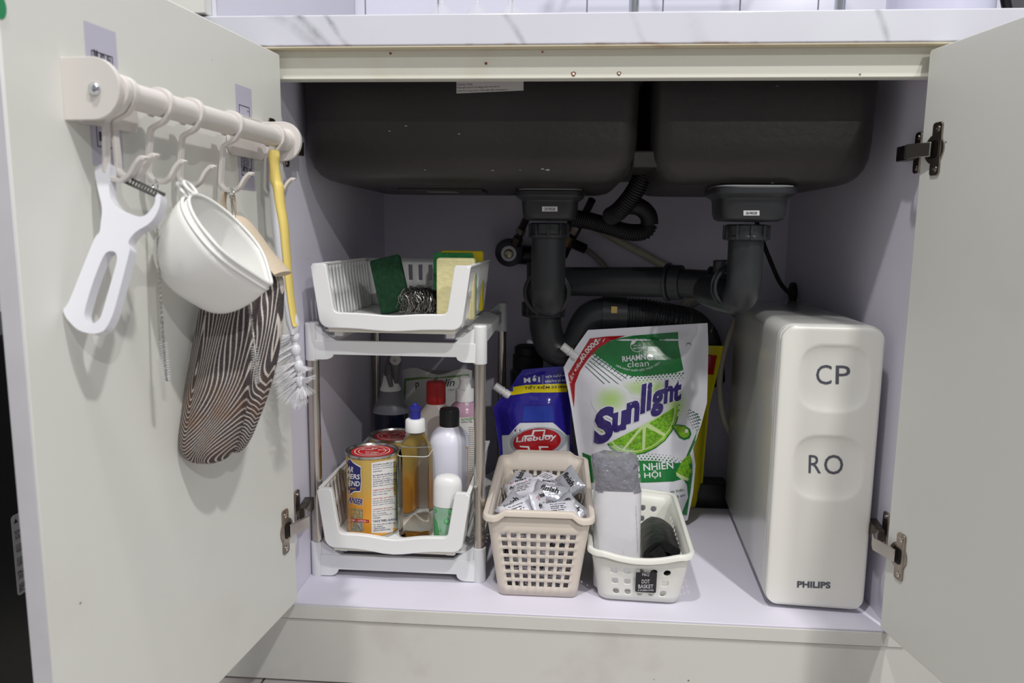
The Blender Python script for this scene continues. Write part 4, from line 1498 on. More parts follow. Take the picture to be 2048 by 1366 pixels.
# ================================================================== BASKETS
def basket_wall(bot, top, z0, z1, rc, sides, nz_breaks, hole, cx, cy, rot, rim_fn=None):
    """Continuous tapered wall. bot/top = (hx, hy); sides[k] = u breakpoints along side k;
    hole(side, iu, iv) -> None | 'square' | 'round'."""
    cr, sr = math.cos(rot), math.sin(rot)

    def P(side, u, w, corner=None):
        hx = bot[0] + (top[0] - bot[0]) * w
        hy = bot[1] + (top[1] - bot[1]) * w
        r = rc
        if corner is None:
            if side == 0:
                a, b = -hx + r + (2 * hx - 2 * r) * u, -hy
            elif side == 1:
                a, b = hx, -hy + r + (2 * hy - 2 * r) * u
            elif side == 2:
                a, b = hx - r - (2 * hx - 2 * r) * u, hy
            else:
                a, b = -hx, hy - r - (2 * hy - 2 * r) * u
        else:
            base = (-90, 0, 90, 180)[side]
            an = math.radians(base + 90 * corner)
            ccx = (hx - r, hx - r, -hx + r, -hx + r)[side]
            ccy = (-hy + r, hy - r, hy - r, -hy + r)[side]
            a, b = ccx + r * math.cos(an), ccy + r * math.sin(an)
        z = z0 + (z1 - z0) * w
        if rim_fn:
            z += rim_fn(a, b, w)
        return Vector((cx + a * cr - b * sr, cy + a * sr + b * cr, z))

    cols = []           # (side, iu, u, corner)
    for s in range(4):
        for i, u in enumerate(sides[s]):
            cols.append((s, i, u, None))
        for k in (0.25, 0.5, 0.75):
            cols.append((s, -1, None, k))
    mb = MB()
    n = len(cols)
    W_ = nz_breaks
    verts = [P(s, u, w, c) for w in W_ for (s, i, u, c) in cols]
    fs = []
    extra_v, extra_f = [], []
    base = len(verts)
    for j in range(len(W_) - 1):
        for i in range(n):
            k = (i + 1) % n
            s, iu, u, c = cols[i]
            s2, iu2, u2, c2 = cols[k]
            q = (j * n + i, j * n + k, (j + 1) * n + k, (j + 1) * n + i)
            hl = hole(s, iu, j) if c is None and c2 is None and s == s2 else None
            if hl == 'square':
                continue
            if hl == 'round':
                cu, cw = (u + u2) / 2, (W_[j] + W_[j + 1]) / 2
                ru, rw = (u2 - u) / 2 * 0.92, (W_[j + 1] - W_[j]) / 2 * 0.92
                ids = []
                for m in range(12):
                    an = math.radians(15 + 30 * m)
                    ids.append(base + len(extra_v))
                    extra_v.append(P(s, cu + ru * math.cos(an), cw + rw * math.sin(an)))
                # corners: q[2] at 45, q[3] at 135, q[0] at 225, q[1] at 315
                for cq, m0 in ((q[2], 0), (q[3], 3), (q[0], 6), (q[1], 9)):
                    for m in (m0, m0 + 1):
                        extra_f.append((cq, ids[m % 12], ids[(m + 1) % 12]))
                for ca, cb_, m in ((q[2], q[3], 2), (q[3], q[0], 5), (q[0], q[1], 8), (q[1], q[2], 11)):
                    extra_f.append((ca, cb_, ids[(m + 1) % 12], ids[m]))
                continue
            fs.append(q)
    mb.add(verts + extra_v, fs + extra_f)
    rim = [P(s, u, 1.0, c) for (s, i, u, c) in cols]
    floor_ring = [P(s, u, 0.0, c) for (s, i, u, c) in cols]
    return mb, rim, floor_ring, P


def band_breaks(n, margin, duty):
    """n holes: returns u breakpoints, holes occupy odd cells"""
    us = [0.0, margin]
    p = (1 - 2 * margin) / n
    gap = p * (1 - duty)
    us = [0.0]
    for k in range(n):
        a = margin + p * k
        us += [a + gap / 2, a + gap / 2 + p * duty]
    us.append(1.0)
    return us


# ---- beige lattice basket
m_beige = mat('beige_plastic', (216, 206, 194), 0.42)
bx, by, brot = -0.0652, 0.190, math.radians(0.5)
BZ = 0.1245
root = thing('lattice_basket', (bx, by, 0.0), 'beige plastic basket with square holes, full of wrapped tablets', 'basket')
sides = [band_breaks(8, 0.03, 0.60), band_breaks(16, 0.03, 0.60), band_breaks(8, 0.03, 0.60), band_breaks(16, 0.03, 0.60)]
wb = [0.0, 0.12]
for k in range(7):
    a = 0.12 + 0.735 * k / 7
    wb += [a + 0.735 / 7 * 0.62, a + 0.735 / 7]
wb += [1.0]


def hole_b(s, iu, j):
    return 'square' if iu % 2 == 1 and 1 <= j <= 13 and j % 2 == 1 else None


def rim_b(a, b, w):
    k = max(0.0, w - 0.9) / 0.1
    f = min(1.0, max(0.0, (0.062 - abs(a)) / 0.014))
    f = f * f * (3 - 2 * f)
    return 0.0095 * k * f if abs(b) > 0.11 else 0.0


mb, rim, fl, PB = basket_wall((0.0575, 0.136), (0.0745, 0.148), 0.002, BZ, 0.010, sides, wb, hole_b, bx, by, brot, rim_b)
mb.build('basket_wall', m_beige, root, solid=0.0022, solid_off=0, smooth=40)
fb = MB()
n = len(fl)
fb.add([p for p in fl] + [p + Vector((0, 0, 0.0025)) for p in fl], [tuple(range(n)), tuple(range(2 * n - 1, n - 1, -1))] + [(i, (i + 1) % n, n + (i + 1) % n, n + i) for i in range(n)])
fb.build('basket_floor', m_beige, root)
# flat flanged rim
rb = []
cen = Vector((bx, by, 0))
for p in rim:
    d = Vector((p.x - bx, p.y - by, 0))
    e = Vector((math.copysign(1, d.x) if abs(d.x) > 0.066 else 0, math.copysign(1, d.y) if abs(d.y) > 0.139 else 0, 0))
    e = e.normalized() if e.length else Vector((0, 0, 0))
    rb.append([p - e * 0.001 + Vector((0, 0, -0.001)), p - e * 0.001 + Vector((0, 0, 0.0035)), p + e * 0.001 + Vector((0, 0, 0.0045)), p + e * 0.0055 + Vector((0, 0, 0.0040)), p + e * 0.0070 + Vector((0, 0, 0.0020)), p + e * 0.0070 + Vector((0, 0, -0.0045)), p + e * 0.0050 + Vector((0, 0, -0.0050)), p + e * 0.0050 + Vector((0, 0, -0.001))])
rb.append(rb[0])
MB().loft(rb, caps=False).build('rim', m_beige, root, smooth=50)

# ---- wrapped dishwasher tablets
m_foil = mat('white_foil_wrap', (222, 222, 232), 0.26, 0.1, bump=(120, 0.5, 0.003))
m_foil2 = mat('silver_foil_wrap', (200, 202, 212), 0.22, 0.4, bump=(140, 0.6, 0.003))
TL, TWD, TH = 0.054, 0.036, 0.015


def tablet_mesh(mm, name):
    mb = MB()
    NU, NV = 11, 8
    top, bot = [], []
    for i in range(NU):
        u = i / (NU - 1)
        for j in range(NV):
            w = j / (NV - 1)
            f = min(1.0, math.sin(math.pi * u) * 1.6) ** 0.8 * min(1.0, math.sin(math.pi * w) * 1.9) ** 0.6
            if u < 0.10 or u > 0.90:
                f = 0.02
            pinch = 1.0 - 0.10 * math.sin(math.pi * u)
            x = (u - 0.5) * TL
            y = (w - 0.5) * TWD * (1.06 - (1 - pinch))
            wob = 0.0012 * math.sin(9 * w + 5 * u) * (1 - f) * 1.0
            top.append(Vector((x, y, TH / 2 * f + wob + 0.0002)))
            bot.append(Vector((x, y, -TH / 2 * f + wob)))
    fs = []
    for i in range(NU - 1):
        for j in range(NV - 1):
            q = (i * NV + j, i * NV + j + 1, (i + 1) * NV + j + 1, (i + 1) * NV + j)
            fs.append(q)
            fs.append(tuple(NU * NV + k for k in reversed(q)))
    ring = [j for j in range(NV)] + [i * NV + NV - 1 for i in range(1, NU)] + [(NU - 1) * NV + j for j in range(NV - 2, -1, -1)] + [i * NV for i in range(NU - 2, 0, -1)]
    for a, b in zip(ring, ring[1:] + ring[:1]):
        fs.append((a, b, NU * NV + b, NU * NV + a))
    mb.add(top + bot, fs)
    return mb


m_tred = mat('hazard_red_ink', (190, 60, 60), 0.45)


def tablet_print(mb, variant):
    """lettering and hazard diamonds dropped on the top of the wrapper"""
    bv = mb.bvh()
    out = MB()

    def put(vs, fs, mi):
        P = []
        for a, b in vs:
            loc = bv.ray_cast(Vector((a, b, 0.05)), Vector((0, 0, -1)))[0]
            P.append((loc or Vector((a, b, 0))) + Vector((0, 0, 0.0005)))
        out.add(P, fs, mi)

    def word(s, x, y, w, hh):
        vs, fs = text2d(s, 0.03, 0.12)
        put([(x + u * w, y + q * hh) for u, q in vs], fs, 0)

    def diamond(x, y, r):
        o_ = [(x + r, y), (x, y + r), (x - r, y), (x, y - r)]
        i_ = [(x + r * .78, y), (x, y + r * .78), (x - r * .78, y), (x, y - r * .78)]
        put(o_ + i_, [(k, (k + 1) % 4, 4 + (k + 1) % 4, 4 + k) for k in range(4)], 1)
        vs, fs = text2d('!', 0.05)
        put([(x - r * .12 + u * r * .24, y - r * .4 + q * r * .8) for u, q in vs], fs, 0)

    if variant == 0:
        word('finish', -0.019, -0.009, 0.022, 0.008)
        word('finish', -0.006, 0.006, 0.020, 0.0075)
        diamond(0.012, -0.004, 0.006)
        diamond(-0.013, 0.009, 0.0055)
    elif variant == 1:
        word('finish', -0.016, -0.002, 0.030, 0.0105)
        word('QUANTUM', -0.014, -0.010, 0.024, 0.0040)
    else:
        for k in range(4):
            word(('Do not unwrap', 'individual tabs', 'keep dry', 'keep away')[k], -0.013, 0.004 - 0.0045 * k, 0.024 - 0.004 * (k % 2), 0.0026)
        word('finish', -0.018, 0.010, 0.016, 0.005)
    return out


protos = []
for k in range(3):
    tm = tablet_mesh(m_foil, 'tablet')
    protos.append((tm, tablet_print(tm, k)))
tab_meshes = []
tl_label = 'foil-wrapped tablet half buried in the heap in the beige basket'
tl_group = 'wrapped tablets in the beige basket'
first = {}
rt = random.Random(11)
spots = []
# hand-placed top of the heap (x, y, z, rx, ry, rz, variant)
tops = [(-0.098, 0.105, 0.112, 34, -16, 20, 2, 'tablet wrapper with small print, left of the standing one in the heap'),
        (-0.066, 0.118, 0.121, 62, 10, 70, 0, 'tablet wrapper standing steeply mid heap, with red hazard diamonds'),
        (-0.035, 0.100, 0.117, 20, -4, 10, 2, 'white tablet lying flat at the front right of the heap'),
        (-0.016, 0.120, 0.112, 30, 24, -40, 1, 'silver tablet against the right front wall of the beige basket'),
        (-0.050, 0.165, 0.120, 38, 8, -12, 1, 'silver tablet lettered in black at the middle back of the heap'),
        (-0.018, 0.190, 0.130, 48, 22, -62, 1, 'silver tablet sticking up highest at the back right of the heap'),
        (-0.090, 0.190, 0.115, 24, -20, -20, 2, 'white tablet at the back left of the heap'),
        (-0.108, 0.140, 0.104, 32, -22, 60, 1, 'silver tablet against the left wall of the beige basket'),
        (-0.062, 0.076, 0.100, 18, 4, 5, 0, 'tablet just behind the middle of the beige basket front rim'),
        (-0.022, 0.078, 0.098, 20, 12, -8, 0, 'tablet in the front right corner of the beige basket'),
        (-0.102, 0.078, 0.096, 22, -12, 10, 1, 'silver tablet in the front left corner of the beige basket'),
        (-0.060, 0.225, 0.108, 18, 6, 5, 0, None), (-0.020, 0.240, 0.106, 20, 12, 40, 1, None), (-0.102, 0.235, 0.104, 14, -14, 15, 0, None),
        (-0.060, 0.285, 0.102, 10, 0, 60, 2, None), (-0.022, 0.292, 0.100, 8, 8, 80, 1, None), (-0.103, 0.288, 0.100, 8, -6, 80, 1, None)]
for t in tops:
    spots.append(t)
for layer in range(4):
    zz = 0.016 + layer * 0.0205
    for iy in range(6):
        for ix in range(3):
            if iy > 0 and layer < 3:
                continue
            k = 0.86 + 0.14 * layer / 4
            spots.append((bx + (ix - 1) * 0.036 * k + rt.uniform(-.002, .002), (0.0775 - 0.0012 * layer) + iy * 0.044, zz + rt.uniform(-.002, .002),
                          rt.uniform(55, 85) if iy == 0 else rt.uniform(-20, 20), rt.uniform(-14, 14), rt.uniform(-10, 10) + (180 if rt.random() < .5 else 0) if iy == 0 else rt.uniform(0, 180), rt.randrange(3), None))
for (x, y, z, rx_, ry_, rz_, var, lab_) in spots:
    if var not in first:
        tm, tp = protos[var]
        o = tm.build('dishwasher_tablet', m_foil if var != 1 else m_foil2, loc=(0, 0, 0), smooth=70)
        p_ = tp.build('wrapper_print', [M_INK, m_tred], o, smooth=0)
        first[var] = (o.data, p_.data)
    else:
        o = bpy.data.objects.new('dishwasher_tablet', first[var][0])
        col.objects.link(o)
        p_ = bpy.data.objects.new('wrapper_print', first[var][1])
        col.objects.link(p_)
        p_.parent = o
    o.location = (x, y, z)
    o.rotation_euler = (math.radians(rx_), math.radians(ry_), math.radians(rz_))
    tag(o, lab_ or tl_label, 'dishwasher tablet', tl_group)

# ---- white dot basket
m_dot = mat('warm_white_plastic', (229, 229, 222), 0.35)
dx, dy, drot = 0.0880, 0.166, math.radians(-2.0)
DZ = 0.0800
root = thing('dot_basket', (dx, dy, 0.0), 'white plastic basket with round holes and a black tag', 'basket')
DHX0, DHX1, DHY0, DHY1 = 0.058, 0.0705, 0.117, 0.130
ru = [0.0]
for k in range(5):
    a = 0.055 + 0.1935 * k
    ru += [a, a + 0.115]
ru.append(1.0)
rs = [0.0]
for k in range(11):
    a = 0.03 + 0.0865 * k
    rs += [a, a + 0.055]
rs.append(1.0)
wd_ = [0.0, 0.115, 0.255, 0.335, 0.475, 0.565, 0.705, 1.0]


def hole_d(s, iu, j):
    return 'round' if iu % 2 == 1 and j in (1, 3, 5) else None


mb, rim, fl, PD = basket_wall((DHX0, DHY0), (DHX1, DHY1), 0.004, DZ, 0.017, [ru, rs, ru, rs], wd_, hole_d, dx, dy, drot,
                              lambda a, b, w: -0.0085 * max(0, w - 0.85) / 0.15 * max(0.0, 1 - (a / 0.052) ** 2) if b < -0.1 else (0.004 * w * max(0.0, 1 - (a / 0.05) ** 2) if b > 0.1 else 0))
mb.build('basket_wall', m_dot, root, solid=0.0022, solid_off=0, smooth=40)
fb = MB()
n = len(fl)
inn = [Vector((dx, dy, 0)) + (p - Vector((dx, dy, p.z))) * 0.95 + Vector((0, 0, 0.0005)) for p in fl]
fb.loft([inn, fl, [p + Vector((0, 0, 0.002)) for p in fl]])
fb.build('basket_floor', m_dot, root, smooth=50)
rp = []
for i, p in enumerate(rim):
    t = (rim[(i + 1) % len(rim)] - rim[i - 1]).normalized()
    e = t.cross(Vector((0, 0, 1))).normalized()
    rp.append([p + e * a + Vector((0, 0, b)) for a, b in ((-0.0012, -0.002), (-0.0012, 0.0022), (0.0005, 0.0036), (0.0040, 0.0036), (0.0060, 0.0018), (0.0064, -0.004), (0.0048, -0.0044), (0.0044, -0.001))])
rp.append(rp[0])
MB().loft(rp, caps=False).build('rim', m_dot, root, smooth=60)
# tag hanging on the front
fy = at(1292, 1165, y=0.0425)
FRN = Vector((math.sin(drot), -math.cos(drot), 0))
p0 = at(1292, 1165, y=0.0375)
tg = MB()
uX = Vector((math.cos(drot), math.sin(drot), 0))
uZ = (Vector((0, 0, 1)) + FRN * 0.17).normalized()
PWt = (p0, FRN)
hwx, hwz = 0.0148, 0.0165
plate(tg, [p0 + uX * a + uZ * b for a, b in rrect(hwx, hwz, 0.002, 3)], [], FRN * 0.0005)
tg_o = tg.build('tag', mat('black_card', (34, 34, 36), 0.5), root)
pt = Print(tg.bvh(), eps=0.0003)
cx_ = 1291.5
m_ti = mat('tag_ink', (205, 205, 205), 0.5)
pt.text('P&Q', (cx_ - 7, 1153), (cx_ + 7, 1153), 6.5, m_ti, 0.0)
pt.text('DOT', (cx_ - 8, 1167), (cx_ + 8, 1167), 8, m_ti, 0.012)
pt.text('BASKET', (cx_ - 15, 1177), (cx_ + 15, 1177), 8, m_ti, 0.012)
pt.text('A HOMECOVER', (cx_ - 16, 1182), (cx_ + 16, 1182), 3, m_ti, 0.02)
pt.text('다용도 바구니', (cx_ - 9, 1187.5), (cx_ + 9, 1187.5), 3.2, mat('grey_ink', (140, 140, 140), 0.5))
pt.build('tag_lettering', tg_o)

# ---- film-wrapped roll in the dot basket
RYc = 0.098
rc_ = at(1234, 1000, y=RYc)
root = thing('wrapped_roll', (rc_.x, RYc, 0.006), 'roll in a white sleeve and clear film standing in the dot basket', 'roll')
zT, zM = at(1230, 903, y=RYc).z, at(1230, 978, y=RYc - 0.02).z
xl, xr = at(1187, 990, y=RYc).x, at(1281, 990, y=RYc).x
hxr, hyr = (xr - xl) / 2, 0.027
cxr = (xl + xr) / 2
mb = MB()
rings = []
for z, k, sh in ((0.007, 1.0, 0.003), (zM * 0.6, 1.0, 0.001), (zM - 0.002, 1.0, 0)):
    rings.append([Vector((cxr + sh + a, RYc + b, z)) for a, b in rrect(hxr * k, hyr * k, 0.018, 6)])
mbs = mb.loft(rings)
so = mbs.build('paper_sleeve', mat('sleeve_paper', (222, 221, 226), 0.35, bump=(30, 0.15, 0.004)), root, smooth=60)
mb = MB()
rings = []
for k in range(9):
    w = k / 8
    z = zM - 0.004 + (zT - zM) * w
    f = (1.0 if w < 0.8 else 1.0 - 0.20 * ((w - 0.8) / 0.2) ** 2) * (0.985 - 0.06 * math.sin(math.pi * min(1, w * 1.3)))
    rings.append([Vector((cxr - 0.006 * w + a * (1 + 0.02 * math.sin(7 * a * 90 + 5 * w)), RYc + b, z + 0.003 * math.sin(160 * a + 2) * w)) for a, b in rrect(hxr * f, hyr * f, 0.014, 6)])
mb.loft(rings).build('roll_end', mat('grey_film_roll', (94, 94, 108), 0.12, coat=0.6, bump=(55, 1.0, 0.02)), root, smooth=60)
m_film = mat('clear_film', (245, 246, 250), 0.06, alpha=0.13, bump=(40, 0.6, 0.01))
mb = MB()
rings = []
for z, k in ((zM * 0.35, 1.015), (zM, 1.03), (zT - 0.008, 1.0), (zT + 0.002, 0.86), (zT + 0.004, 0.60)):
    rings.append([Vector((cxr - (0.006 if z > zM else 0) + a, RYc + b, z + 0.002 * math.sin(200 * a))) for a, b in rrect(hxr * k, hyr * k, 0.017, 6)])
mb.loft(rings).build('film_wrap', m_film, root, smooth=60)
pr = Print(mbs.bvh())
pr.poly([(1246, 981), (1247, 981), (1247, 1108), (1246, 1108)], mat('sleeve_seam', (190, 190, 196), 0.5))
pr.text('TÚI RÁC TỰ HỦY SINH HỌC - KÍCH THƯỚC 45 x 55', (1277, 1106), (1273, 1012), 2.6, mat('grey_print', (110, 110, 116), 0.5), 0.0)
pr.build('sleeve_print', so)
# ---- black rolled bag
kb = thing('rubbish_bag_roll', (0.122, 0.150, 0.006), 'roll of black bags lying in the dot basket', 'bag roll')
mb = MB()
RB2 = 0.0300
pts = []
ctr = Vector((0.1255, 0.115, 0.007 + RB2))
for yy, k in ((0.0, 1.0), (0.004, 1.02), (0.10, 1.0), (0.105, 0.96)):
    pts.append([ctr + Vector((RB2 * k * (1 + 0.04 * math.sin(5 * a)) * math.cos(a), yy, RB2 * k * (1 + 0.03 * math.cos(3 * a)) * math.sin(a))) for a in [2 * math.pi * i / 30 for i in range(30)]])
inner = [[ctr + Vector((RB2 * 0.62 * math.cos(a), yy, RB2 * 0.62 * math.sin(a) - 0.004)) for a in [2 * math.pi * i / 30 for i in range(30)]] for yy in (-0.0005, 0.06)]
mb.loft([inner[1], inner[0]] + pts, caps=True)
mb.build('roll', mat('black_film', (16, 16, 18), 0.42, bump=(50, 0.5, 0.004)), kb, smooth=60)
fl_ = MB()
plate(fl_, [ctr + Vector(p) for p in ((-0.022, -0.003, 0.012), (-0.006, -0.006, 0.027), (0.008, -0.005, 0.006), (0.016, -0.003, -0.014), (0.004, -0.002, -0.008), (-0.012, -0.002, 0.002))], [], Vector((0, 0.0012, 0)))
fl_.build('loose_flap', mat('black_film', (16, 16, 18), 0.42), kb)

# ================================================================== POUCHES
def pouch(name, loc, label, y, Lp, Rp, bulge, m, cat='pouch', lean=0.0):
    """stand-up pouch; Lp / Rp are matching outline points (pixels) from bottom to top"""
    root = thing(name, loc, label, cat)
    NV, NU = 36, 30
    L3 = [at(*p, y=y) for p in Lp]
    R3 = [at(*p, y=y) for p in Rp]
    sag = max(0.0, min(L3[0].z, R3[0].z) - 0.0005)
    tab = []
    m_ = len(L3) - 1
    front, back = [], []
    for j in range(NV + 1):
        w = j / NV
        t = w * m_
        i = min(int(t), m_ - 1)
        k = t - i
        l = L3[i].lerp(L3[i + 1], k)
        r = R3[i].lerp(R3[i + 1], k)
        prof = min(1.0, (1 - w) * 1.6) ** 0.7 if w < 0.93 else 0.0
        if w >= 0.93:
            prof = 0.10 * (1 - w) / 0.07
        foot = min(1.0, w / 0.10 + 0.72)
        for i2 in range(NU + 1):
            u = i2 / NU
            p = l.lerp(r, u)
            e = max(0.0, min(1.0, (min(u, 1 - u) - 0.035) / 0.30))
            cross = math.sin(e * math.pi / 2) ** 1.1
            wr = 0.0016 * math.sin(14 * u + 9 * w) * math.sin(math.pi * u) + 0.0012 * math.sin(31 * w + 4 * u) * math.sin(math.pi * u)
            b = bulge * prof * cross * foot + (wr if prof > 0.05 else 0)
            dz = -sag * math.sin(math.pi * u) ** 0.6 * max(0.0, 1 - w * 7)
            front.append(Vector((p.x, p.y - b - 0.0006 + lean * w, p.z + dz)))
            back.append(Vector((p.x, p.y + b * 0.8 + 0.0006 + lean * w, p.z + dz)))
    n = NU + 1
    fs = []
    for j in range(NV):
        for i in range(NU):
            q = (j * n + i, j * n + i + 1, (j + 1) * n + i + 1, (j + 1) * n + i)
            fs.append(q)
            fs.append(tuple(len(front) + k for k in reversed(q)))
    o_ = len(front)
    ring = list(range(n)) + [j * n + NU for j in range(1, NV + 1)] + [NV * n + i for i in range(NU - 1, -1, -1)] + [j * n for j in range(NV - 1, 0, -1)]
    for a, b in zip(ring, ring[1:] + ring[:1]):
        fs.append((a, b, o_ + b, o_ + a))
    mb = MB().add(front + back, fs)
    body = mb.build('film_body', m, root, smooth=60)
    return root, body, mb


def spout(root, p_tip, p_base, y, m):
    a, b = at(*p_tip, y=y), at(*p_base, y=y)
    d = (b - a).normalized()
    L = (b - a).length
    q = d.to_track_quat('Z', 'Y').to_matrix()
    MB().lathe([(0.0066, 0.0), (0.0076, 0.001), (0.0076, L * 0.55), (0.0066, L * 0.56)], a, 24, q).build('spout_cap', m, root)
    MB().lathe([(0.0088, L * 0.56), (0.0088, L * 0.62), (0.0070, L * 0.63), (0.0070, L * 0.75), (0.0082, L * 0.76), (0.0082, L * 1.15)], a, 24, q).build('spout', m, root)


# ---- big green and white detergent pouch
m_pw = mat('glossy_white_film', (232, 232, 240), 0.16, coat=0.3, bump=(9, 0.25, 0.01))
YSUN = 0.350
Ls = [(1184, 1030), (1172, 985), (1160, 930), (1152, 880), (1143, 820), (1135, 775), (1127, 735), (1140, 712), (1158, 685), (1176, 660)]
Rs = [(1375, 1040), (1386, 985), (1391, 930), (1386, 898), (1402, 850), (1414, 805), (1415, 765), (1416, 725), (1416.5, 690), (1415, 646)]
bz = at(1375, 1040, y=YSUN)
root, body, mbs = pouch('detergent_pouch', (bz.x - 0.1, YSUN, 0.0), 'large white and green refill pouch with purple lettering and lime slice', YSUN, Ls, Rs, 0.034, m_pw)
spout(root, (1124, 691), (1150, 712), YSUN, M_WPLAS)
m_g1 = mat('print_green', (28, 122, 58), 0.2, coat=0.3, var=(30, 0.18))
m_g2 = mat('print_dark_green', (22, 92, 56), 0.22, coat=0.3)
m_lime = mat('print_lime', (140, 190, 50), 0.22, var=(160, 0.35))
m_lime2 = mat('print_pale_lime', (206, 228, 160), 0.22)
m_pulp = mat('print_pulp', (120, 178, 40), 0.22, var=(240, 0.5))
m_pur = mat('print_purple', (52, 38, 112), 0.2, coat=0.3)
m_pred = mat('print_red', (176, 26, 34), 0.2, coat=0.3)
m_pwh = mat('print_white', (232, 233, 238), 0.2)
pr = Print(mbs.bvh(), eps=0.0005)
ST = 9
pr.step = 6
# upper green field
pr.poly([(1268, 671), (1356, 664), (1357, 690), (1362, 715), (1367, 740), (1350, 746), (1325, 748), (1290, 752), (1262, 752), (1240, 745), (1222, 732), (1203, 718), (1186, 706), (1204, 690), (1230, 678)], m_g1, ST)
# halftone fringe under the field
for k in range(26):
    for r in range(4):
        x = 1186 + k * 7.2 + (r % 2) * 3.4
        if x < 1262:
            y = 708 + (x - 1186) * 0.56 + r * 5.2
        else:
            y = 753 - (x - 1262) * 0.06 + r * 4.6
        if x > 1368:
            continue
        s_ = 2.6 - 0.5 * r
        pr.poly([(x - s_, y + s_ * 0.3), (x, y - s_ * 0.9), (x + s_, y - s_ * 0.3), (x, y + s_ * 0.9)], m_g1)
# thin diagonal lines beside the field
for k in range(5):
    o_ = 4.5 * k
    pr.poly([(1186 - o_ * .9, 711 + o_ * 1.2), (1187 - o_ * .9, 710 + o_ * 1.2), (1254 - o_ * 1.6, 757 + o_ * 1.4), (1253 - o_ * 1.6, 758 + o_ * 1.4)], m_g2, ST)
pr.level = 1
# red corner banner
pr.poly([(1180, 677), (1212, 673), (1252, 671), (1222, 681), (1197, 696), (1176, 718), (1160, 742), (1150, 768), (1149, 798), (1148, 815), (1145, 800), (1140, 770), (1136, 748)], m_pred, ST)
pr.text('TIẾT KIỆM', (1143, 769), (1167, 724), 8.5, m_pwh, 0.02, mid=(1150, 743), step=6)
pr.text('40.000đ', (1166, 724), (1199, 686), 11, m_pwh, 0.025, mid=(1178, 701), step=6)
pr.text('**', (1198, 684), (1203, 679), 5, m_pwh, 0.0)
pr.level = 2
# round leaf badge
rg = ell(1274, 691, 13.2, 13.2, 30, 0, -50, 280)
rg2 = ell(1274, 691, 12.2, 12.2, 30, 0, -50, 280)
pr.put(rg + rg2, [(i, i + 1, len(rg) + i + 1, len(rg) + i) for i in range(len(rg) - 1)], m_pwh)
pr.poly([(1262, 690), (1263, 683), (1272, 677), (1272, 683), (1268, 688)], m_pwh)
pr.text('ĐẬM ĐẶC', (1266, 693), (1283, 692), 3.2, m_pwh, 0.01)
pr.text('AN TOÀN', (1266, 699), (1287, 697), 4.6, m_pwh, 0.02)
# product words
pr.text('RHAMN', (1245, 724), (1292, 719), 11.5, m_pwh, 0.025, step=ST)
pr.poly(ell(1300, 714.5, 6.6, 6.2, 22), m_pwh)
for a, b in (((1296, 713.3), (1304, 715.7)), ((1298.8, 710.5), (1301.2, 718.5))):
    pr.poly([a, (b[0], a[1]), b, (a[0], b[1])], m_g1)
pr.level = 1
pr.text('clean', (1255, 735), (1298, 732), 12, m_pwh, -0.003, step=ST)
pr.text("100% HOẠT CHẤT GỐC THỰC VẬT*", (1231, 733), (1322, 727), 6.5, m_pwh, 0.008, mid=(1277, 757), step=ST)
pr.level = 0
# pale lime halo
m_halo = mat('print_halo', (232, 232, 240), 0.16, coat=0.3)
h = NT(m_halo)
a_f = h.n('ShaderNodeAttribute')
a_f.attribute_name = 'fade'
h.color(h.mix(h.math('MULTIPLY', a_f.outputs['Fac'], 0.85, True), lin((232, 232, 240)), lin((170, 210, 90))))
pr.soft((1296, 776), 70, 22, 'lime_glow_print', m_halo, body)
pr.level = 0.5
pr.soft((1222, 800), 40, 34, 'lime_glow_print', m_halo, body)
pr.level = 0.75
pr.soft((1205, 865), 16, 26, 'lime_glow_print', m_halo, body)
pr.level = 0.9
pr.soft((1352, 806), 26, 40, 'lime_glow_print', m_halo, body)
pr.level = 1
# lime slice
ce = (1289, 848)
rimp = [(1214, 888), (1220, 897), (1232, 905), (1250, 910), (1271, 910.5), (1292, 906), (1312, 896), (1330, 882), (1344, 864), (1354, 844), (1359, 824), (1360, 808)]
sc = lambda p, k: (ce[0] + (p[0] - ce[0]) * k, ce[1] + (p[1] - ce[1]) * k)
pr.poly(rimp + [ce], m_g1, ST)
pr.level = 2
pr.poly([sc(p, 0.955) for p in rimp] + [ce], m_lime, ST)
pr.level = 3
pr.poly([sc(p, 0.885) for p in rimp] + [ce], m_lime2, ST)
pr.level = 4
for a, b in ((0, 2.3), (2.6, 4.6), (4.9, 7.3), (7.6, 11)):
    seg = []
    for q in range(7):
        t = a + (b - a) * q / 6
        i = min(int(t), len(rimp) - 2)
        p = (rimp[i][0] + (rimp[i + 1][0] - rimp[i][0]) * (t - i), rimp[i][1] + (rimp[i + 1][1] - rimp[i][1]) * (t - i))
        seg.append(sc(p, 0.85))
    m0 = seg[3]
    pr.poly(seg + [(ce[0] + (m0[0] - ce[0]) * 0.16, ce[1] + (m0[1] - ce[1]) * 0.16)], m_pulp, ST)
pr.level = 4
# drop
pr.poly([(1343, 851), (1356, 849), (1370, 851), (1380, 858), (1383, 868), (1379, 877), (1369, 880), (1359, 876), (1352, 866)], m_g1, ST)
pr.level = 5
pr.poly([(1346, 852), (1357, 851), (1369, 853), (1377, 860), (1379, 868), (1375, 874), (1368, 876), (1360, 872), (1354, 863)], m_lime, ST)
pr.level = 6
pr.poly(ell(1373, 862, 3.5, 4, 14), m_pwh, ST)


# big word, letter by letter on a rising line
def letter(ch, x0, x1, yb, h_, slope=-0.30, bold=0.05, m=m_pur):
    vs, fs = text2d(ch, bold)
    pr.put([(x0 + (x1 - x0) * u + 0.06 * h_ * q, yb - q * h_ + (x1 - x0) * u * slope) for u, q in vs], fs, m, ST)


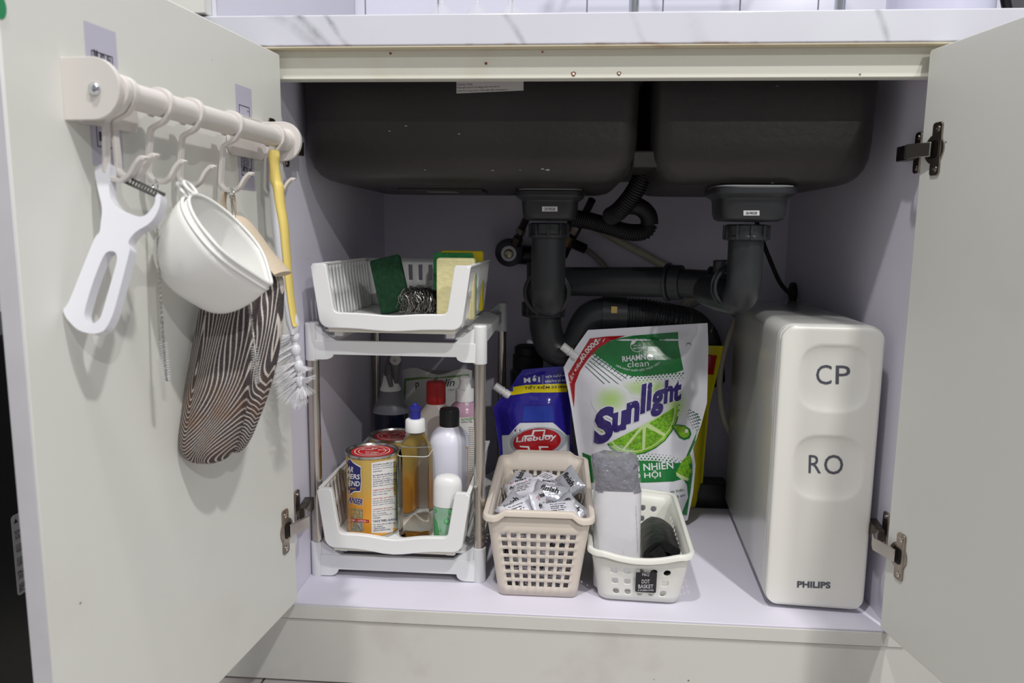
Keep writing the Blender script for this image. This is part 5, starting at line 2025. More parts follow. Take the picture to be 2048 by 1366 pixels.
for dxy, mm, b_ in ((0, m_pwh, 0.085), (1, m_pur, 0.050)):
    g = 1.2 if dxy == 0 else 0.0
    pr.level = 6 + dxy
    for ch, x0, x1, yb, h_ in (('S', 1186, 1226, 893, 73), ('u', 1223, 1252, 868, 41), ('n', 1251, 1278, 850, 44), ('l', 1280, 1290, 829, 60), ('i', 1292, 1302, 823, 57), ('g', 1301, 1326, 836, 52), ('h', 1327, 1346, 809, 48), ('t', 1344, 1362, 806, 42)):
        letter(ch, x0 - g, x1 + g, yb + g, h_ + 2 * g, bold=b_, m=mm)
pr.level = 0
# green flank and lower band
pr.poly([(1407, 838), (1412, 822), (1413, 832), (1400, 862), (1388, 890), (1381, 905), (1372, 914), (1383, 888), (1395, 860)], m_g1, ST)
for k in range(9):
    for r in range(5):
        x = 1366 + r * 7 + k * 2.6
        y = 812 + r * 4 + k * 5.5
        if x < 1408 - k * 1.0:
            s_ = 1.0 + 0.28 * r
            pr.poly([(x - s_ * 1.6, y - s_), (x + s_ * 1.6, y), (x + s_, y + s_), (x - s_, y + s_ * 0.4)], m_g2)
for k in range(30):
    for r in range(4):
        x = 1164 + k * 7.2 + (r % 2) * 3.6
        y = 932 - 5 * r - 10 * math.sin((x - 1160) / 70.0) + (0 if x < 1340 else (x - 1340) * 0.3)
        if 1264 < x < 1372:
            s_ = 2.8 - 0.55 * r
            pr.poly([(x - s_, y), (x, y - s_), (x + s_, y), (x, y + s_)], m_g1)
pr.poly([(1164, 905), (1172, 935), (1180, 965), (1240, 966), (1300, 965), (1346, 963), (1366, 958), (1374, 970), (1376, 995), (1368, 1015), (1362, 1030), (1374, 1030), (1380, 990), (1385, 950), (1385, 925), (1379, 906), (1372, 914), (1362, 926), (1340, 926), (1310, 922), (1270, 921), (1220, 925)], m_g1, ST)
pr.level = 1
pr.text('THIÊN NHIÊN', (1222, 947), (1347, 937), 18, m_pwh, 0.012, step=ST)
pr.text('KHÔ HỘI', (1238, 962), (1322, 957), 17, m_pwh, 0.012, step=ST)
# lime wedge at the right edge
pr.poly([(1372, 914), (1380, 908), (1385, 925), (1384, 945), (1378, 957), (1366, 952), (1352, 944), (1358, 934), (1364, 922)], m_pulp, ST)
pr.poly([(1352, 944), (1366, 952), (1378, 957), (1376, 962), (1362, 958), (1353, 951)], m_lime2, ST)
pr.poly([(1340, 970), (1360, 963), (1370, 966), (1374, 980), (1372, 1000), (1364, 1015), (1352, 1018), (1342, 1000)], m_pwh, ST)
pr.text('an toàn', (1341, 987), (1368, 982), 6, m_g2, 0.01, 0.1)
pr.text('trẻ em', (1347, 998), (1371, 992), 6, m_g2, 0.01, 0.1)
pr.build('printed_artwork', body)
# hang hole laid on flat, the shade inside its edge painted as a grey oval
hp = Print(mbs.bvh(), eps=0.0006)
hp.step = 3
hp.poly(ell(1377.5, 690, 5.5, 5.0, 20, 0.2), mat('hole_shadow_film', (150, 150, 156), 0.4))
hp.level = 1
hp.poly(ell(1377.5, 691.5, 4.6, 3.6, 18, 0.2), m_pwh)
hp.build('painted_hole', body)

# ---- blue hand-wash pouch
m_bl = mat('glossy_blue_film', (44, 36, 148), 0.15, coat=0.3, bump=(11, 0.35, 0.01))
YLB = 0.385
Ll = [(1004, 1010), (1002, 960), (1000, 905), (993, 860), (987, 815), (1000, 797), (1019, 780), (1032, 757), (1046, 739)]
Rl = [(1150, 1020), (1149, 965), (1146, 905), (1143, 860), (1143, 815), (1144, 797), (1145, 775), (1147, 750), (1150, 730)]
root, body, mbs = pouch('hand_wash_pouch', (-0.09, YLB, 0.0), 'blue refill pouch with a red oval logo behind the beige basket', YLB, Ll, Rl, 0.026, m_bl)
spout(root, (989, 771), (1015, 789), YLB, M_WPLAS)
pr = Print(mbs.bvh(), eps=0.0005)
m_yel = mat('print_yellow', (232, 214, 24), 0.2)
pr.step = 6
pr.poly([(1020, 775), (1050, 770), (1100, 768), (1134, 767), (1134, 784), (1100, 785), (1060, 785), (1040, 788), (1012, 792)], m_yel, ST)
pr.level = 1
pr.text('MỚI', (1048, 766), (1080, 764), 14, m_pwh, 0.03)
pr.text('VỚI NẮP NHỰA', (1091, 757), (1150, 752), 7, m_pwh, 0.012)
pr.text('NGĂN VI KHUẨN', (1091, 765), (1150, 762), 7, m_pwh, 0.012)
for k in range(7):
    pr.poly(ell(1085.5, 751 + 2.6 * k, 0.7, 0.7, 6), m_pwh)
pr.text('TIẾT KIỆM 59.000đ', (1049, 780), (1140, 777), 9, M_INK, 0.02)
pr.level = 0
pr.poly([(1004, 871), (1018, 870), (1033, 852), (1040, 846), (1105, 845), (1112, 850), (1133, 870), (1139, 870), (1140, 910), (1142, 960), (1008, 960)], m_pwh, ST)
pr.level = 1
pr.poly(ell(1076.5, 883, 57, 29, 40, -0.08), mat('print_silver', (176, 180, 190), 0.3), ST)
pr.level = 2
pr.poly(ell(1074, 883, 48, 26, 40, -0.10), m_pred, ST)
pr.level = 3
pr.text('Lifebuoy', (1032, 888), (1114, 881), 14, m_pwh, 0.02, 0.15)
for sgn in (1, -1):
    yc = 881
    cr_ = [(1048, 871), (1063, 870), (1066, 860), (1091, 859), (1089, 870), (1105, 870), (1104, 873), (1085, 873), (1088, 862), (1069, 863), (1066, 873), (1047, 874)]
    if sgn < 0:
        cr_ = [(x - 8, 2 * yc + 3.5 - y) for x, y in cr_]
    pr.poly(cr_, m_pwh)
pr.level = 0
pr.poly([(1048, 812), (1105, 812), (1108, 842), (1045, 842)], mat('print_mid_blue', (40, 64, 170), 0.2), ST)
pr.build('printed_artwork', body)

# ---- yellow pouch behind, red square
m_yf = mat('glossy_yellow_film', (226, 214, 30), 0.2, coat=0.2)
YYP = 0.455
root, body, mbs = pouch('yellow_pouch', (0.22, YYP, 0.0), 'yellow packet with a red square peeping out behind the white pouch', YYP,
                        [(1330, 1000), (1335, 900), (1340, 810), (1345, 750), (1350, 689)], [(1402, 1005), (1410, 900), (1418, 815), (1434, 750), (1447, 692)], 0.020, m_yf, 'packet')
pr = Print(mbs.bvh(), eps=0.0005)
pr.step = 6
pr.poly([(1380, 704), (1434, 711), (1427, 750), (1380, 745)], m_pred, ST)
pr.build('printed_square', body)

# ================================================================== WATER PURIFIER
m_pf = mat('purifier_front_white', (226, 225, 219), 0.28, coat=0.15)
m_ps = mat('purifier_side_grey', (226, 227, 223), 0.10, spec=0.7)
prot = math.radians(-3.6)
pF = at(1615, 1222, z=0.004)
PWD, PHT, PDP = 0.1390, 0.4085, 0.395
pc0 = Vector((0.3315, 0.0470, 0.0))
root = thing('water_purifier', pc0 + Vector((0, 0.2, 0)), 'tall white water purifier standing on the right of the cabinet floor', 'water purifier')
ca, sa = math.cos(prot), math.sin(prot)


def PU(a, d, z):
    """a across the front, d depth from the front, z up"""
    return Vector((pc0.x + a * ca - d * sa, pc0.y + a * sa + d * ca, z))


hzc = PHT / 2 + 0.004


def pring(k, d, r, kz=None):
    kz = k if kz is None else kz
    return [PU(a, d, hzc + b) for a, b in rrect(PWD / 2 - k, PHT / 2 - kz, r, 8)]


mb = MB().loft([pring(0.002, 0.0165, 0.020), pring(0.0005, 0.018, 0.021), pring(0.0005, PDP - 0.006, 0.021), pring(0.004, PDP, 0.018)])
mb.build('housing', m_ps, root, smooth=40)
mb = MB().loft([pring(0.0012, 0.0075, 0.021), pring(0.0006, 0.0085, 0.021), pring(0.0006, 0.0160, 0.021), pring(0.0014, 0.0168, 0.020)])
mb.build('collar_frame', mat('purifier_frame', (214, 215, 212), 0.2), root, smooth=40)
# front panel with two thumb dimples, as a dense height field
dimp = []
for (pxc, pyc, hx_, hy_) in ((1668, 757, 0.046, 0.0465), (1655, 936, 0.046, 0.0460)):
    q = at(pxc, pyc, y=pc0.y)
    dimp.append(((q.x - pc0.x) / ca, q.z, hx_, hy_))
NUx, NVz = 56, 150
fr = MB()
verts = []
hxp, hzp = PWD / 2 - 0.0022, PHT / 2 - 0.0022


def rmap(s, t):
    """square [-1,1]^2 to rounded rectangle"""
    r = 0.021
    x, z = s * hxp, t * hzp
    ex, ez = hxp - r, hzp - r
    if abs(x) > ex and abs(z) > ez:
        dx_, dz_ = (abs(x) - ex) / r, (abs(z) - ez) / r
        mx = max(dx_, dz_)
        L = math.hypot(dx_, dz_)
        if L > 0:
            f = mx / L
            dx_, dz_ = dx_ * f, dz_ * f
        x = math.copysign(ex + dx_ * r, x)
        z = math.copysign(ez + dz_ * r, z)
    return x, z


for j in range(NVz + 1):
    for i in range(NUx + 1):
        s, t = -1 + 2 * i / NUx, -1 + 2 * j / NVz
        x, z = rmap(s, t)
        zz = hzc + z
        dpt = 0.0
        for (dx_, dz_, hx_, hy_) in dimp:
            a, b = abs((x - dx_) / hx_), abs((zz - dz_) / hy_)
            rr = (a ** 3.2 + b ** 3.2) ** (1 / 3.2)
            if rr < 1:
                dpt = max(dpt, 0.0050 * (1 - rr ** 3.0) ** 0.8 + 0.0004)
        edge = min(hxp - abs(x), hzp - abs(z))
        dd = 0.0 if edge > 0.0035 else 0.0024 * (1 - edge / 0.0035) ** 2
        verts.append(PU(x, dpt + dd, zz))
fs = []
for j in range(NVz):
    for i in range(NUx):
        a = j * (NUx + 1) + i
        fs.append((a, a + 1, a + NUx + 2, a + NUx + 1))
fr.add(verts, fs)
bvf = fr.bvh()
ringF = [i for i in range(NUx + 1)] + [j * (NUx + 1) + NUx for j in range(1, NVz + 1)] + [NVz * (NUx + 1) + i for i in range(NUx - 1, -1, -1)] + [j * (NUx + 1) for j in range(NVz - 1, 0, -1)]
b0 = len(verts)
off = Vector((-sa, ca, 0)) * 0.006
fr.add([verts[i] + off for i in ringF], [])
nr = len(ringF)
for k in range(nr):
    a, b = ringF[k], ringF[(k + 1) % nr]
    fr.f.append((a, b, b0 + (k + 1) % nr, b0 + k))
    fr.m.append(0)
fp = fr.build('front_panel', m_pf, root, smooth=50)
pr = Print(bvf, eps=0.0004)
m_pt = mat('grey_lettering', (82, 84, 94), 0.45)
for s_, x0, x1, yb, hh, b_ in (('C', 1632, 1663, 768.5, 39, 0.0), ('P', 1671, 1700, 768, 37, 0.0), ('R', 1617, 1642, 946, 36, 0.0), ('O', 1648, 1686, 948.5, 39, 0.0)):
    pr.text(s_, (x0, yb), (x1, yb + 0.6), hh, m_pt, b_, step=12)
pr.text('PHILIPS', (1594, 1175), (1661, 1177), 13, m_pt, 0.04)
pr.build('lettering', fp)
for dx_ in (-0.045, 0.045):
    for d_ in (0.04, 0.35):
        MB().lathe([(0.010, 0.0), (0.011, 0.0045)], PU(dx_, d_, 0.0), 16).build('foot', M_BLACK, root)

# ================================================================== DARK THINGS AT THE BACK
p = at(1056, 720, y=0.50)
root = thing('black_canister', (p.x, 0.50, 0.0), 'black stepped canister standing in the dark behind the blue pouch', 'canister')
zt = at(1056, 690, y=0.50).z
MB().lathe([(0.034, 0.0), (0.036, 0.004), (0.036, zt - 0.055), (0.034, zt - 0.050), (0.029, zt - 0.046)], (p.x, 0.50, 0), 36).build('body', M_BLACK, root)
MB().lathe([(0.0305, zt - 0.046), (0.0310, zt - 0.044), (0.0310, zt - 0.020), (0.0275, zt - 0.018), (0.0270, zt - 0.004), (0.022, zt), (0.001, zt)], (p.x, 0.50, 0), 36).build('lid', M_RUBBER, root)
q = at(1412, 1015, z=0.0)
root = thing('power_adapter', (q.x, 0.475, 0.0), 'black power adapter on the floor left of the purifier', 'adapter')
mb = MB()
rings = []
for z, k in ((0.0, 0.94), (0.004, 1.0), (0.030, 1.0), (0.045, 0.86), (0.048, 0.80)):
    rings.append([Vector((q.x + 0.012 + a, 0.475 + b, z)) for a, b in rrect(0.036 * k, 0.030 * k, 0.006, 4)])
mb.loft(rings).build('housing', M_BLACK, root, bevel=0.001)
MB().tube(smooth_path([(q.x + 0.02, 0.505, 0.02), (q.x + 0.02, 0.535, 0.012), (q.x + 0.04, 0.56, 0.006), (q.x + 0.10, 0.57, 0.005)], 6), 0.003, 8).build('lead', M_RUBBER, root)

# ================================================================== ON THE WORKTOP
m_glass = mat('wine_glass', (236, 238, 244), 0.03, alpha=0.30)
for k, (px_, lab_) in enumerate(((884, 'upturned wine glass, leftmost of the three on the worktop'), (955, 'upturned wine glass, middle of the three on the worktop'), (1022, 'upturned wine glass, rightmost of the three on the worktop'))):
    gx = at(px_, 5, y=0.36).x
    g = thing('wine_glass', (gx, 0.36, CT), lab_, 'wine glass', 'upturned wine glasses')
    prof = [(0.030, 0.0), (0.0315, 0.0), (0.036, 0.045), (0.036, 0.070), (0.028, 0.098), (0.014, 0.113), (0.0045, 0.122)]
    MB().lathe(prof + [(0.0030, 0.119), (0.012, 0.1105), (0.0265, 0.096), (0.0345, 0.069), (0.0345, 0.045), (0.030, 0.0)], (gx, 0.36, CT), 32, caps=False).build('bowl', m_glass, g, smooth=60, weld=True)
    MB().lathe([(0.0045, 0.121), (0.0036, 0.135), (0.0036, 0.190), (0.0045, 0.197)], (gx, 0.36, CT), 16).build('stem', m_glass, g, smooth=60)
    MB().lathe([(0.0045, 0.196), (0.012, 0.199), (0.033, 0.2015), (0.033, 0.203), (0.001, 0.203)], (gx, 0.36, CT), 32).build('foot', m_glass, g, smooth=60)
rk = thing('dish_rack', (at(1470, 5, y=0.30).x, 0.30, CT), 'chrome dish rack whose two posts stand on the worktop', 'rack')
for px_ in (1268, 1680):
    gx = at(px_, 8, y=0.30).x
    MB().tube([(gx, 0.30, CT), (gx, 0.30, CT + 0.45)], 0.0085, 20).build('post', M_CHROME, rk)
    MB().lathe([(0.015, 0.0), (0.015, 0.006), (0.010, 0.010)], (gx, 0.30, CT), 20).build('foot', M_BLACK, rk)
xa, xb = at(1268, 8, y=0.30).x, at(1680, 8, y=0.30).x
for dy_ in (-0.02, 0.02, 0.06, 0.10, 0.14):
    MB().tube([(xa, 0.30 + dy_, CT + 0.40), (xb, 0.30 + dy_, CT + 0.40)], 0.003, 10).build('shelf_wire', M_CHROME, rk)
for gx in (xa, xb):
    MB().tube([(gx, 0.27, CT + 0.40), (gx, 0.45, CT + 0.40)], 0.004, 10).build('shelf_end', M_CHROME, rk)
gx = at(1880, 5, y=0.26).x
rr = (at(1980, 5, y=0.26).x - at(1778, 5, y=0.26).x) / 2
cn = thing('white_cooker', (gx, 0.26, CT), 'white rounded cooker on the worktop above the right door', 'cooker')
MB().lathe([(rr * 0.85, 0.0), (rr * 0.95, 0.01), (rr, 0.05), (rr, 0.17), (rr * 0.96, 0.18)], (gx, 0.26, CT), 48).build('pot_body', mat('cooker_white', (206, 206, 226), 0.25), cn, smooth=50)
MB().lathe([(rr * 0.97, 0.181), (rr * 0.9, 0.20), (rr * 0.5, 0.215), (0.001, 0.218)], (gx, 0.26, CT), 48).build('lid', M_WPLAS, cn, smooth=50)
MB().lathe([(0.02, 0.216), (0.024, 0.232), (0.001, 0.236)], (gx, 0.26, CT), 24).build('lid_knob', M_BLACK, cn)
gx2 = at(2030, 5, y=0.30).x + 0.018
dk = thing('grey_kettle', (gx2 + 0.03, 0.30, CT), 'dark grey kettle with a black handle beside the white cooker', 'kettle')
MB().lathe([(0.062, 0.0), (0.065, 0.01), (0.060, 0.10), (0.048, 0.19), (0.045, 0.20), (0.001, 0.205)], (gx2 + 0.03, 0.30, CT), 40).build('kettle_body', mat('grey_enamel', (104, 104, 106), 0.3), dk, smooth=50)
MB().tube(smooth_path([(gx2 - 0.020, 0.285, CT + 0.19), (gx2 - 0.050, 0.27, CT + 0.17), (gx2 - 0.058, 0.265, CT + 0.12), (gx2 - 0.030, 0.28, CT + 0.05)], 8), 0.007, 12).build('handle', M_BLACK, dk, smooth=60)

# ================================================================== UTENSIL RAIL ON THE LEFT DOOR
S_NEAR, S_FAR = 0.376, 0.054
RN = 0.0310                          # distance of the bar from the door
ZR = lambda s: 0.6408 + (s - S_FAR) * 0.010
rail = thing('utensil_rail', DL(0.21, 0.0, 0.61), 'cream plastic rail fixed across the inside of the left door', 'rail')
barp = [DL(S_FAR, RN, ZR(S_FAR)), DL(S_NEAR, RN, ZR(S_NEAR))]
MB().tube(barp, 0.0112, 32).build('bar', M_CPLAS, rail, smooth=60)
for s, zc, rr in ((S_NEAR, 0.6425, 0.0245), (S_FAR, 0.6395, 0.0235)):
    nose = 0.0515 - rr
    out = [(0.0, zc + rr), (nose, zc + rr)]
    for k in range(1, 16):
        a = math.radians(90 - 180 * k / 16)
        out.append((nose + rr * math.cos(a), zc + rr * math.sin(a)))
    out += [(nose, zc - rr), (0.0, zc - rr)]
    mb = MB()
    plate(mb, [DL(s - 0.003, n_, z_) for n_, z_ in out], [], DUL * 0.005)
    b = mb.build('bracket', M_CPLAS, rail, bevel=0.0018, bseg=3)
    # foot flange lying on the door, pointing along it
    d_ = -1 if s == S_NEAR else 1
    pts = [DL(s + d_ * (0.0425 + a), 0.0008, zc + b_) for a, b_ in rrect(0.040, rr, 0.012, 6)]
    mb = MB()
    plate(mb, pts, [], DNL * 0.0045)
    mb.build('foot_flange', M_CPLAS, rail, bevel=0.0018, bseg=3)
    if s == S_FAR:
        MB().tube([DL(s + 0.002, RN, ZR(s)), DL(s + 0.012, RN, ZR(s))], [0.0135, 0.0118], 32).build('bar_socket', M_CPLAS, rail)
    else:
        MB().tube([DL(s - 0.002, RN, ZR(s)), DL(s - 0.012, RN, ZR(s))], [0.0135, 0.0118], 32).build('bar_socket', M_CPLAS, rail)
# domed screw in the near bracket
q = DUL.to_track_quat('Z', 'Y').to_matrix()
sc_ = door_hit(190, 178, s=S_NEAR + 0.002)
MB().lathe([(0.0053, 0.0), (0.0053, 0.0008), (0.0045, 0.0025), (0.0025, 0.0036), (0.0003, 0.0040)], sc_, 28, q).build('screw', M_CHROME, rail, smooth=70)

# adhesive instruction strips stuck on the door behind the rail
m_strip = mat('translucent_strip', (206, 204, 222), 0.25, alpha=0.85)
m_sink_ = mat('strip_ink', (52, 50, 60), 0.6)


def strip(s0, s1, z0, z1, label, texts, lines):
    root = thing('instruction_strip', DL((s0 + s1) / 2, 0.0, z0), label, 'sticker')
    mb = MB()
    plate(mb, [DL(s0, 0.0003, z0), DL(s1, 0.0003, z0), DL(s1, 0.0003, z1), DL(s0, 0.0003, z1)], [], DNL * 0.0002)
    mb.build('film', m_strip, root)
    fr_ = MB()
    e = 0.0009
    m_ = 0.006
    a0, a1, b0_, b1 = s0 + m_, s1 - m_, z0 + 0.016, z1 - 0.022
    for (p0, p1, p2, p3) in ((a0, a1, b0_, b0_ + e), (a0, a1, b1 - e, b1), (a0, a0 + e, b0_, b1), (a1 - e, a1, b0_, b1)):
        fr_.add([DL(p0, 0.0007, p2), DL(p1, 0.0007, p2), DL(p1, 0.0007, p3), DL(p0, 0.0007, p3)], [(0, 1, 2, 3)])
    fr_.build('printed_frame', m_sink_, root, smooth=0)
    tx = MB()
    for body_, sa_, za, sb, zb_, hh in texts:
        # baseline from (sa, za) to (sb, zb); s grows towards the left of the picture
        vs, fs = text2d(body_, 0.012)
        d = Vector((sb - sa_, zb_ - za))
        L = d.length
        d = d / L
        nrm = Vector((d.y, -d.x))
        P = []
        for u, w in vs:
            x = sa_ + d.x * u * L + nrm.x * w * hh
            z = za + d.y * u * L + nrm.y * w * hh
            P.append(DL(x, 0.0008, z))
        tx.add(P, fs)
    tx.build('printed_text', m_sink_, root, smooth=0)


# texts: reading along the strip; for s decreasing to the right of the picture
strip(0.3105, 0.3490, 0.5850, 0.7030, 'grey instruction strip behind the near rail bracket', [
    ('辅', 0.3410, 0.6760, 0.3350, 0.6755, 0.0065), ('助', 0.3330, 0.6750, 0.3270, 0.6745, 0.0065), ('贴', 0.3250, 0.6740, 0.3190, 0.6735, 0.0065),
    ('I', 0.3200, 0.6640, 0.3190, 0.6640, 0.0060), ('◢', 0.3250, 0.6060, 0.3180, 0.6060, 0.0070), ('▌', 0.3400, 0.6060, 0.3370, 0.6060, 0.0080)], 0)
strip(0.0765, 0.1125, 0.5790, 0.6975, 'grey instruction strip with Chinese text near the door hinge side', [
    ('注意事项:', 0.0855, 0.6420, 0.0855, 0.6130, 0.0048),
    ('粘贴前请先清洁墙面的灰尘水渍油污', 0.0925, 0.6440, 0.0925, 0.6060, 0.0030),
    ('撕下背胶对准安装位置用力按压', 0.0965, 0.6440, 0.0965, 0.6030, 0.0030),
    ('静置二十四小时后再悬挂重物', 0.1005, 0.6440, 0.1005, 0.6000, 0.0030),
    ('请勿粘贴于脱落墙面', 0.1045, 0.6440, 0.1045, 0.5990, 0.0030),
    ('辅', 0.0900, 0.5990, 0.0850, 0.5985, 0.0058), ('助', 0.0965, 0.5995, 0.0915, 0.5990, 0.0058), ('贴', 0.1030, 0.6000, 0.0980, 0.5995, 0.0058),
    ('撕开', 0.0880, 0.6690, 0.0850, 0.6690, 0.0026), ('MADE IN', 0.0915, 0.6600, 0.0915, 0.6490, 0.0022)], 0)

# green sticker at the far upper corner of the door
gs = door_hit(-2, 12, 0.0)
mb = MB()
plate(mb, [gs + DUL * (0.006 * math.cos(a)) + Vector((0, 0, 0.009 * math.sin(a))) + DNL * 0.0002 for a in [2 * math.pi * k / 20 for k in range(20)]], [], DNL * 0.0004)
tag(mb.build('green_sticker', mat('green_sticker', (40, 140, 90), 0.5), loc=gs), 'small green round sticker at the upper left edge of the door', 'sticker')


# ------------------------------------------------------------------ S hooks
def s_hook(s, label, drop=0.0, sway=0.0, ds=0.0):
    zc = ZR(s)
    r = 0.0128
    pts = []
    for k in range(0, 19):              # over the bar: from behind, over the top, down the front
        a = math.radians(232 - 15.5 * k)
        pts.append((RN + r * math.cos(a), zc + r * math.sin(a)))
    pts.append((RN + 0.0030, zc - 0.0158))
    pts.append((RN - 0.0090, zc - 0.0215))
    pts.append((RN - 0.0115 + sway * 0.3, zc - 0.030))
    pts.append((RN - 0.0145 + sway, zc - 0.055 - drop))
    for k in range(0, 7):
        a = math.radians(190 + 17 * k)
        pts.append((RN - 0.0030 + sway + 0.0120 * math.cos(a), zc - 0.0590 - drop + 0.0105 * math.sin(a)))
    pts += [(RN + 0.0080 + sway, zc - 0.0640 - drop), (RN + 0.0135 + sway, zc - 0.0560 - drop), (RN + 0.0195 + sway, zc - 0.0510 - drop), (RN + 0.0230 + sway, zc - 0.0520 - drop)]
    P = smooth_path([Vector((a, b, 0)) for a, b in pts], 3)
    hw, ht = 0.0033, 0.0017
    rings = []
    for i, p in enumerate(P):
        t = (P[min(i + 1, len(P) - 1)] - P[max(i - 1, 0)]).normalized()
        nn = Vector((-t.y, t.x, 0))
        so_ = s + ds * max(0.0, (zc - p.y)) / 0.06
        rings.append([DL(so_ + a, p.x + nn.x * b, p.y + nn.y * b) for a, b in ((hw, ht), (-hw, ht), (-hw, -ht), (hw, -ht))])
    o = MB().loft(rings).build('s_hook', M_CPLAS, loc=DL(s, RN, zc), smooth=50, bevel=0.0004, bseg=1)
    return tag(o, label, 'hook', 'hooks on the utensil rail')


s_hook(0.3560, 'cream S-hook nearest the near bracket, holding the peeler', 0.003, 0.002)
s_hook(0.3470, 'cream S-hook touching the peeler hook, hanging empty beside it', 0.0, 0.006)
s_hook(0.2980, 'cream S-hook holding the thin wire brush')
s_hook(0.2500, 'cream S-hook holding the two white scoops')
s_hook(0.1770, 'cream S-hook holding the striped oven mitt')
s_hook(0.0830, 'cream S-hook holding the yellow dish brush', -0.002, 0.002)

# ------------------------------------------------------------------ peeler
m_glossw = mat('glossy_white_plastic', (220, 221, 228), 0.18, coat=0.2)
A_, B_ = DL(0.352, 0.025, 0.585), DL(0.402, 0.030, 0.435)
pn = (B_ - A_).cross(DNL).normalized()
PP = lambda x, y: on_plane(x, y, A_, pn)
root = thing('peeler', PP(190, 668), 'glossy white Y-shaped peeler with a looped handle', 'peeler')
outer = [(206, 468), (196, 481), (170, 545), (145, 607), (135, 621), (138, 634), (146, 645), (164, 662), (190, 669.5), (208, 667), (219, 659), (232, 634), (242, 600), (251, 566), (264.6, 512), (266.5, 500), (264, 486), (279, 467), (302, 453), (316, 438), (326, 415), (327, 393), (318, 395), (316, 410), (309, 422), (300, 432), (287, 437), (267, 431), (246, 421), (231, 406), (226, 390), (225, 369), (226, 350), (226, 331), (216, 330), (206, 334), (199, 340), (197, 352), (204, 387), (211, 420), (209, 448)]
hole = [(228, 505.5), (236, 507), (240, 513), (240, 528), (227, 575), (214, 620), (207.5, 638), (199, 647), (190, 649), (181, 646), (177, 640), (177, 624), (190, 578), (205.6, 535), (215, 515), (221, 508)]
oS = [Vector((p.x, p.y, 0)) for p in smooth_path([Vector((x, y, 0)) for x, y in outer], 3, True)]
hS = [Vector((p.x, p.y, 0)) for p in smooth_path([Vector((x, y, 0)) for x, y in hole], 3, True)]
mb = MB()
plate(mb, [PP(p.x, p.y) + pn * 0.0045 for p in oS], [[PP(p.x, p.y) + pn * 0.0045 for p in hS]], pn * -0.009)
mb.build('handle', m_glossw, root, bevel=0.0026, bseg=3)
# seam ridge at the neck
MB().tube([PP(x, y) - pn * 0.0046 for x, y in ((196, 483), (214, 481), (240, 489), (262, 502))], 0.0010, 8).build('neck_ridge', m_glossw, root)
bl0, bl1 = PP(242, 357) + DUL * (-0.004), PP(322, 394) + DUL * (-0.004)
bd = (bl1 - bl0).normalized()
bu = bd.cross(pn).normalized()
out = [bl0 + bd * (bl1 - bl0).length * a + bu * b for a, b in ((0, -0.0034), (1, -0.0034), (1, 0.0034), (0, 0.0034))]
holes_ = []
for k in range(11):
    a = 0.06 + 0.075 * k
    holes_.append([bl0 + bd * (bl1 - bl0).length * x + bu * y for x, y in ((a, -0.0016), (a + 0.045, -0.0016), (a + 0.045, 0.0012), (a, 0.0012))])
mb = MB()
plate(mb, out, holes_, pn * 0.0006)
mb.build('blade', mat('dark_blade_steel', (110, 108, 106), 0.3, 1.0), root)
for x, y in ((216, 337),):
    MB().lathe([(0.0012, -0.0005), (0.0012, 0.0008)], PP(x, y) - pn * 0.0047, 10, pn.to_track_quat('Z', 'Y').to_matrix()).build('pivot_pin', M_INK, root)

# ------------------------------------------------------------------ thin wire brushes
def wire_brush(pts, blen, label, nm='straw_brush', ring=None):
    P = [Vector(p) for p in pts]
    root = thing(nm, P[-1], label, 'wire brush')
    sm = smooth_path(P, 10)
    MB().tube(sm, 0.0011, 8).build('wire_shaft', M_STEEL, root, smooth=60)
    # twist lay of the wire
    tw = MB()
    hp = []
    tot = sum((b - a).length for a, b in zip(sm, sm[1:]))
    acc = 0
    for i, p in enumerate(sm):
        if i:
            acc += (p - sm[i - 1]).length
        for k in range(4):
            t = (sm[min(i + 1, len(sm) - 1)] - sm[max(i - 1, 0)])
            a = (acc + k * 0.25 * t.length * 0.5) / 0.0045 * 2 * math.pi
            hp.append(p + t * 0.5 * k * 0.25 + DNL * (0.0013 * math.cos(a)) + DUL * (0.0013 * math.sin(a)))
    tw.tube(hp, 0.0005, 4).build('wire_twist', M_CHROME, root)
    e = P[-1]
    ax = (P[-1] - P[-2]).normalized()
    b0 = e - ax * blen
    bb = MB()
    rnd_ = random.Random(len(label))
    u = ax.orthogonal().normalized()
    w = ax.cross(u)
    for k in range(420):
        t = k / 419
        a = t * 2 * math.pi * 15 + rnd_.uniform(-.25, .25)
        d = (u * math.cos(a) + w * math.sin(a) + ax * rnd_.uniform(-.06, .06))
        p0 = b0 + ax * (blen * t)
        sd = ax * 0.00022
        L = 0.0048
        bb.add([p0 - sd, p0 + sd, p0 + d * L], [(0, 1, 2)])
    tag(bb.build('bristles', mat('nylon_bristle', (214, 214, 218), 0.4), root, smooth=0), kind='stuff')
    MB().lathe([(0.0004, -0.0016), (0.0015, -0.0006), (0.0015, 0.0008), (0.0003, 0.0018)], e, 10).build('tip', M_CHROME, root)
    loop = P[0]
    r = 0.0052
    MB().tube([loop + DUL * (r * 0.45 * math.cos(a)) + DNL * (r * 0.8 * math.cos(a)) + Vector((0, 0, r * 1.1 * (1 + math.sin(a)))) for a in [2 * math.pi * k / 24 for k in range(24)]], 0.0008, 6, closed=True).build('hanging_loop', M_CHROME, root)
    return root


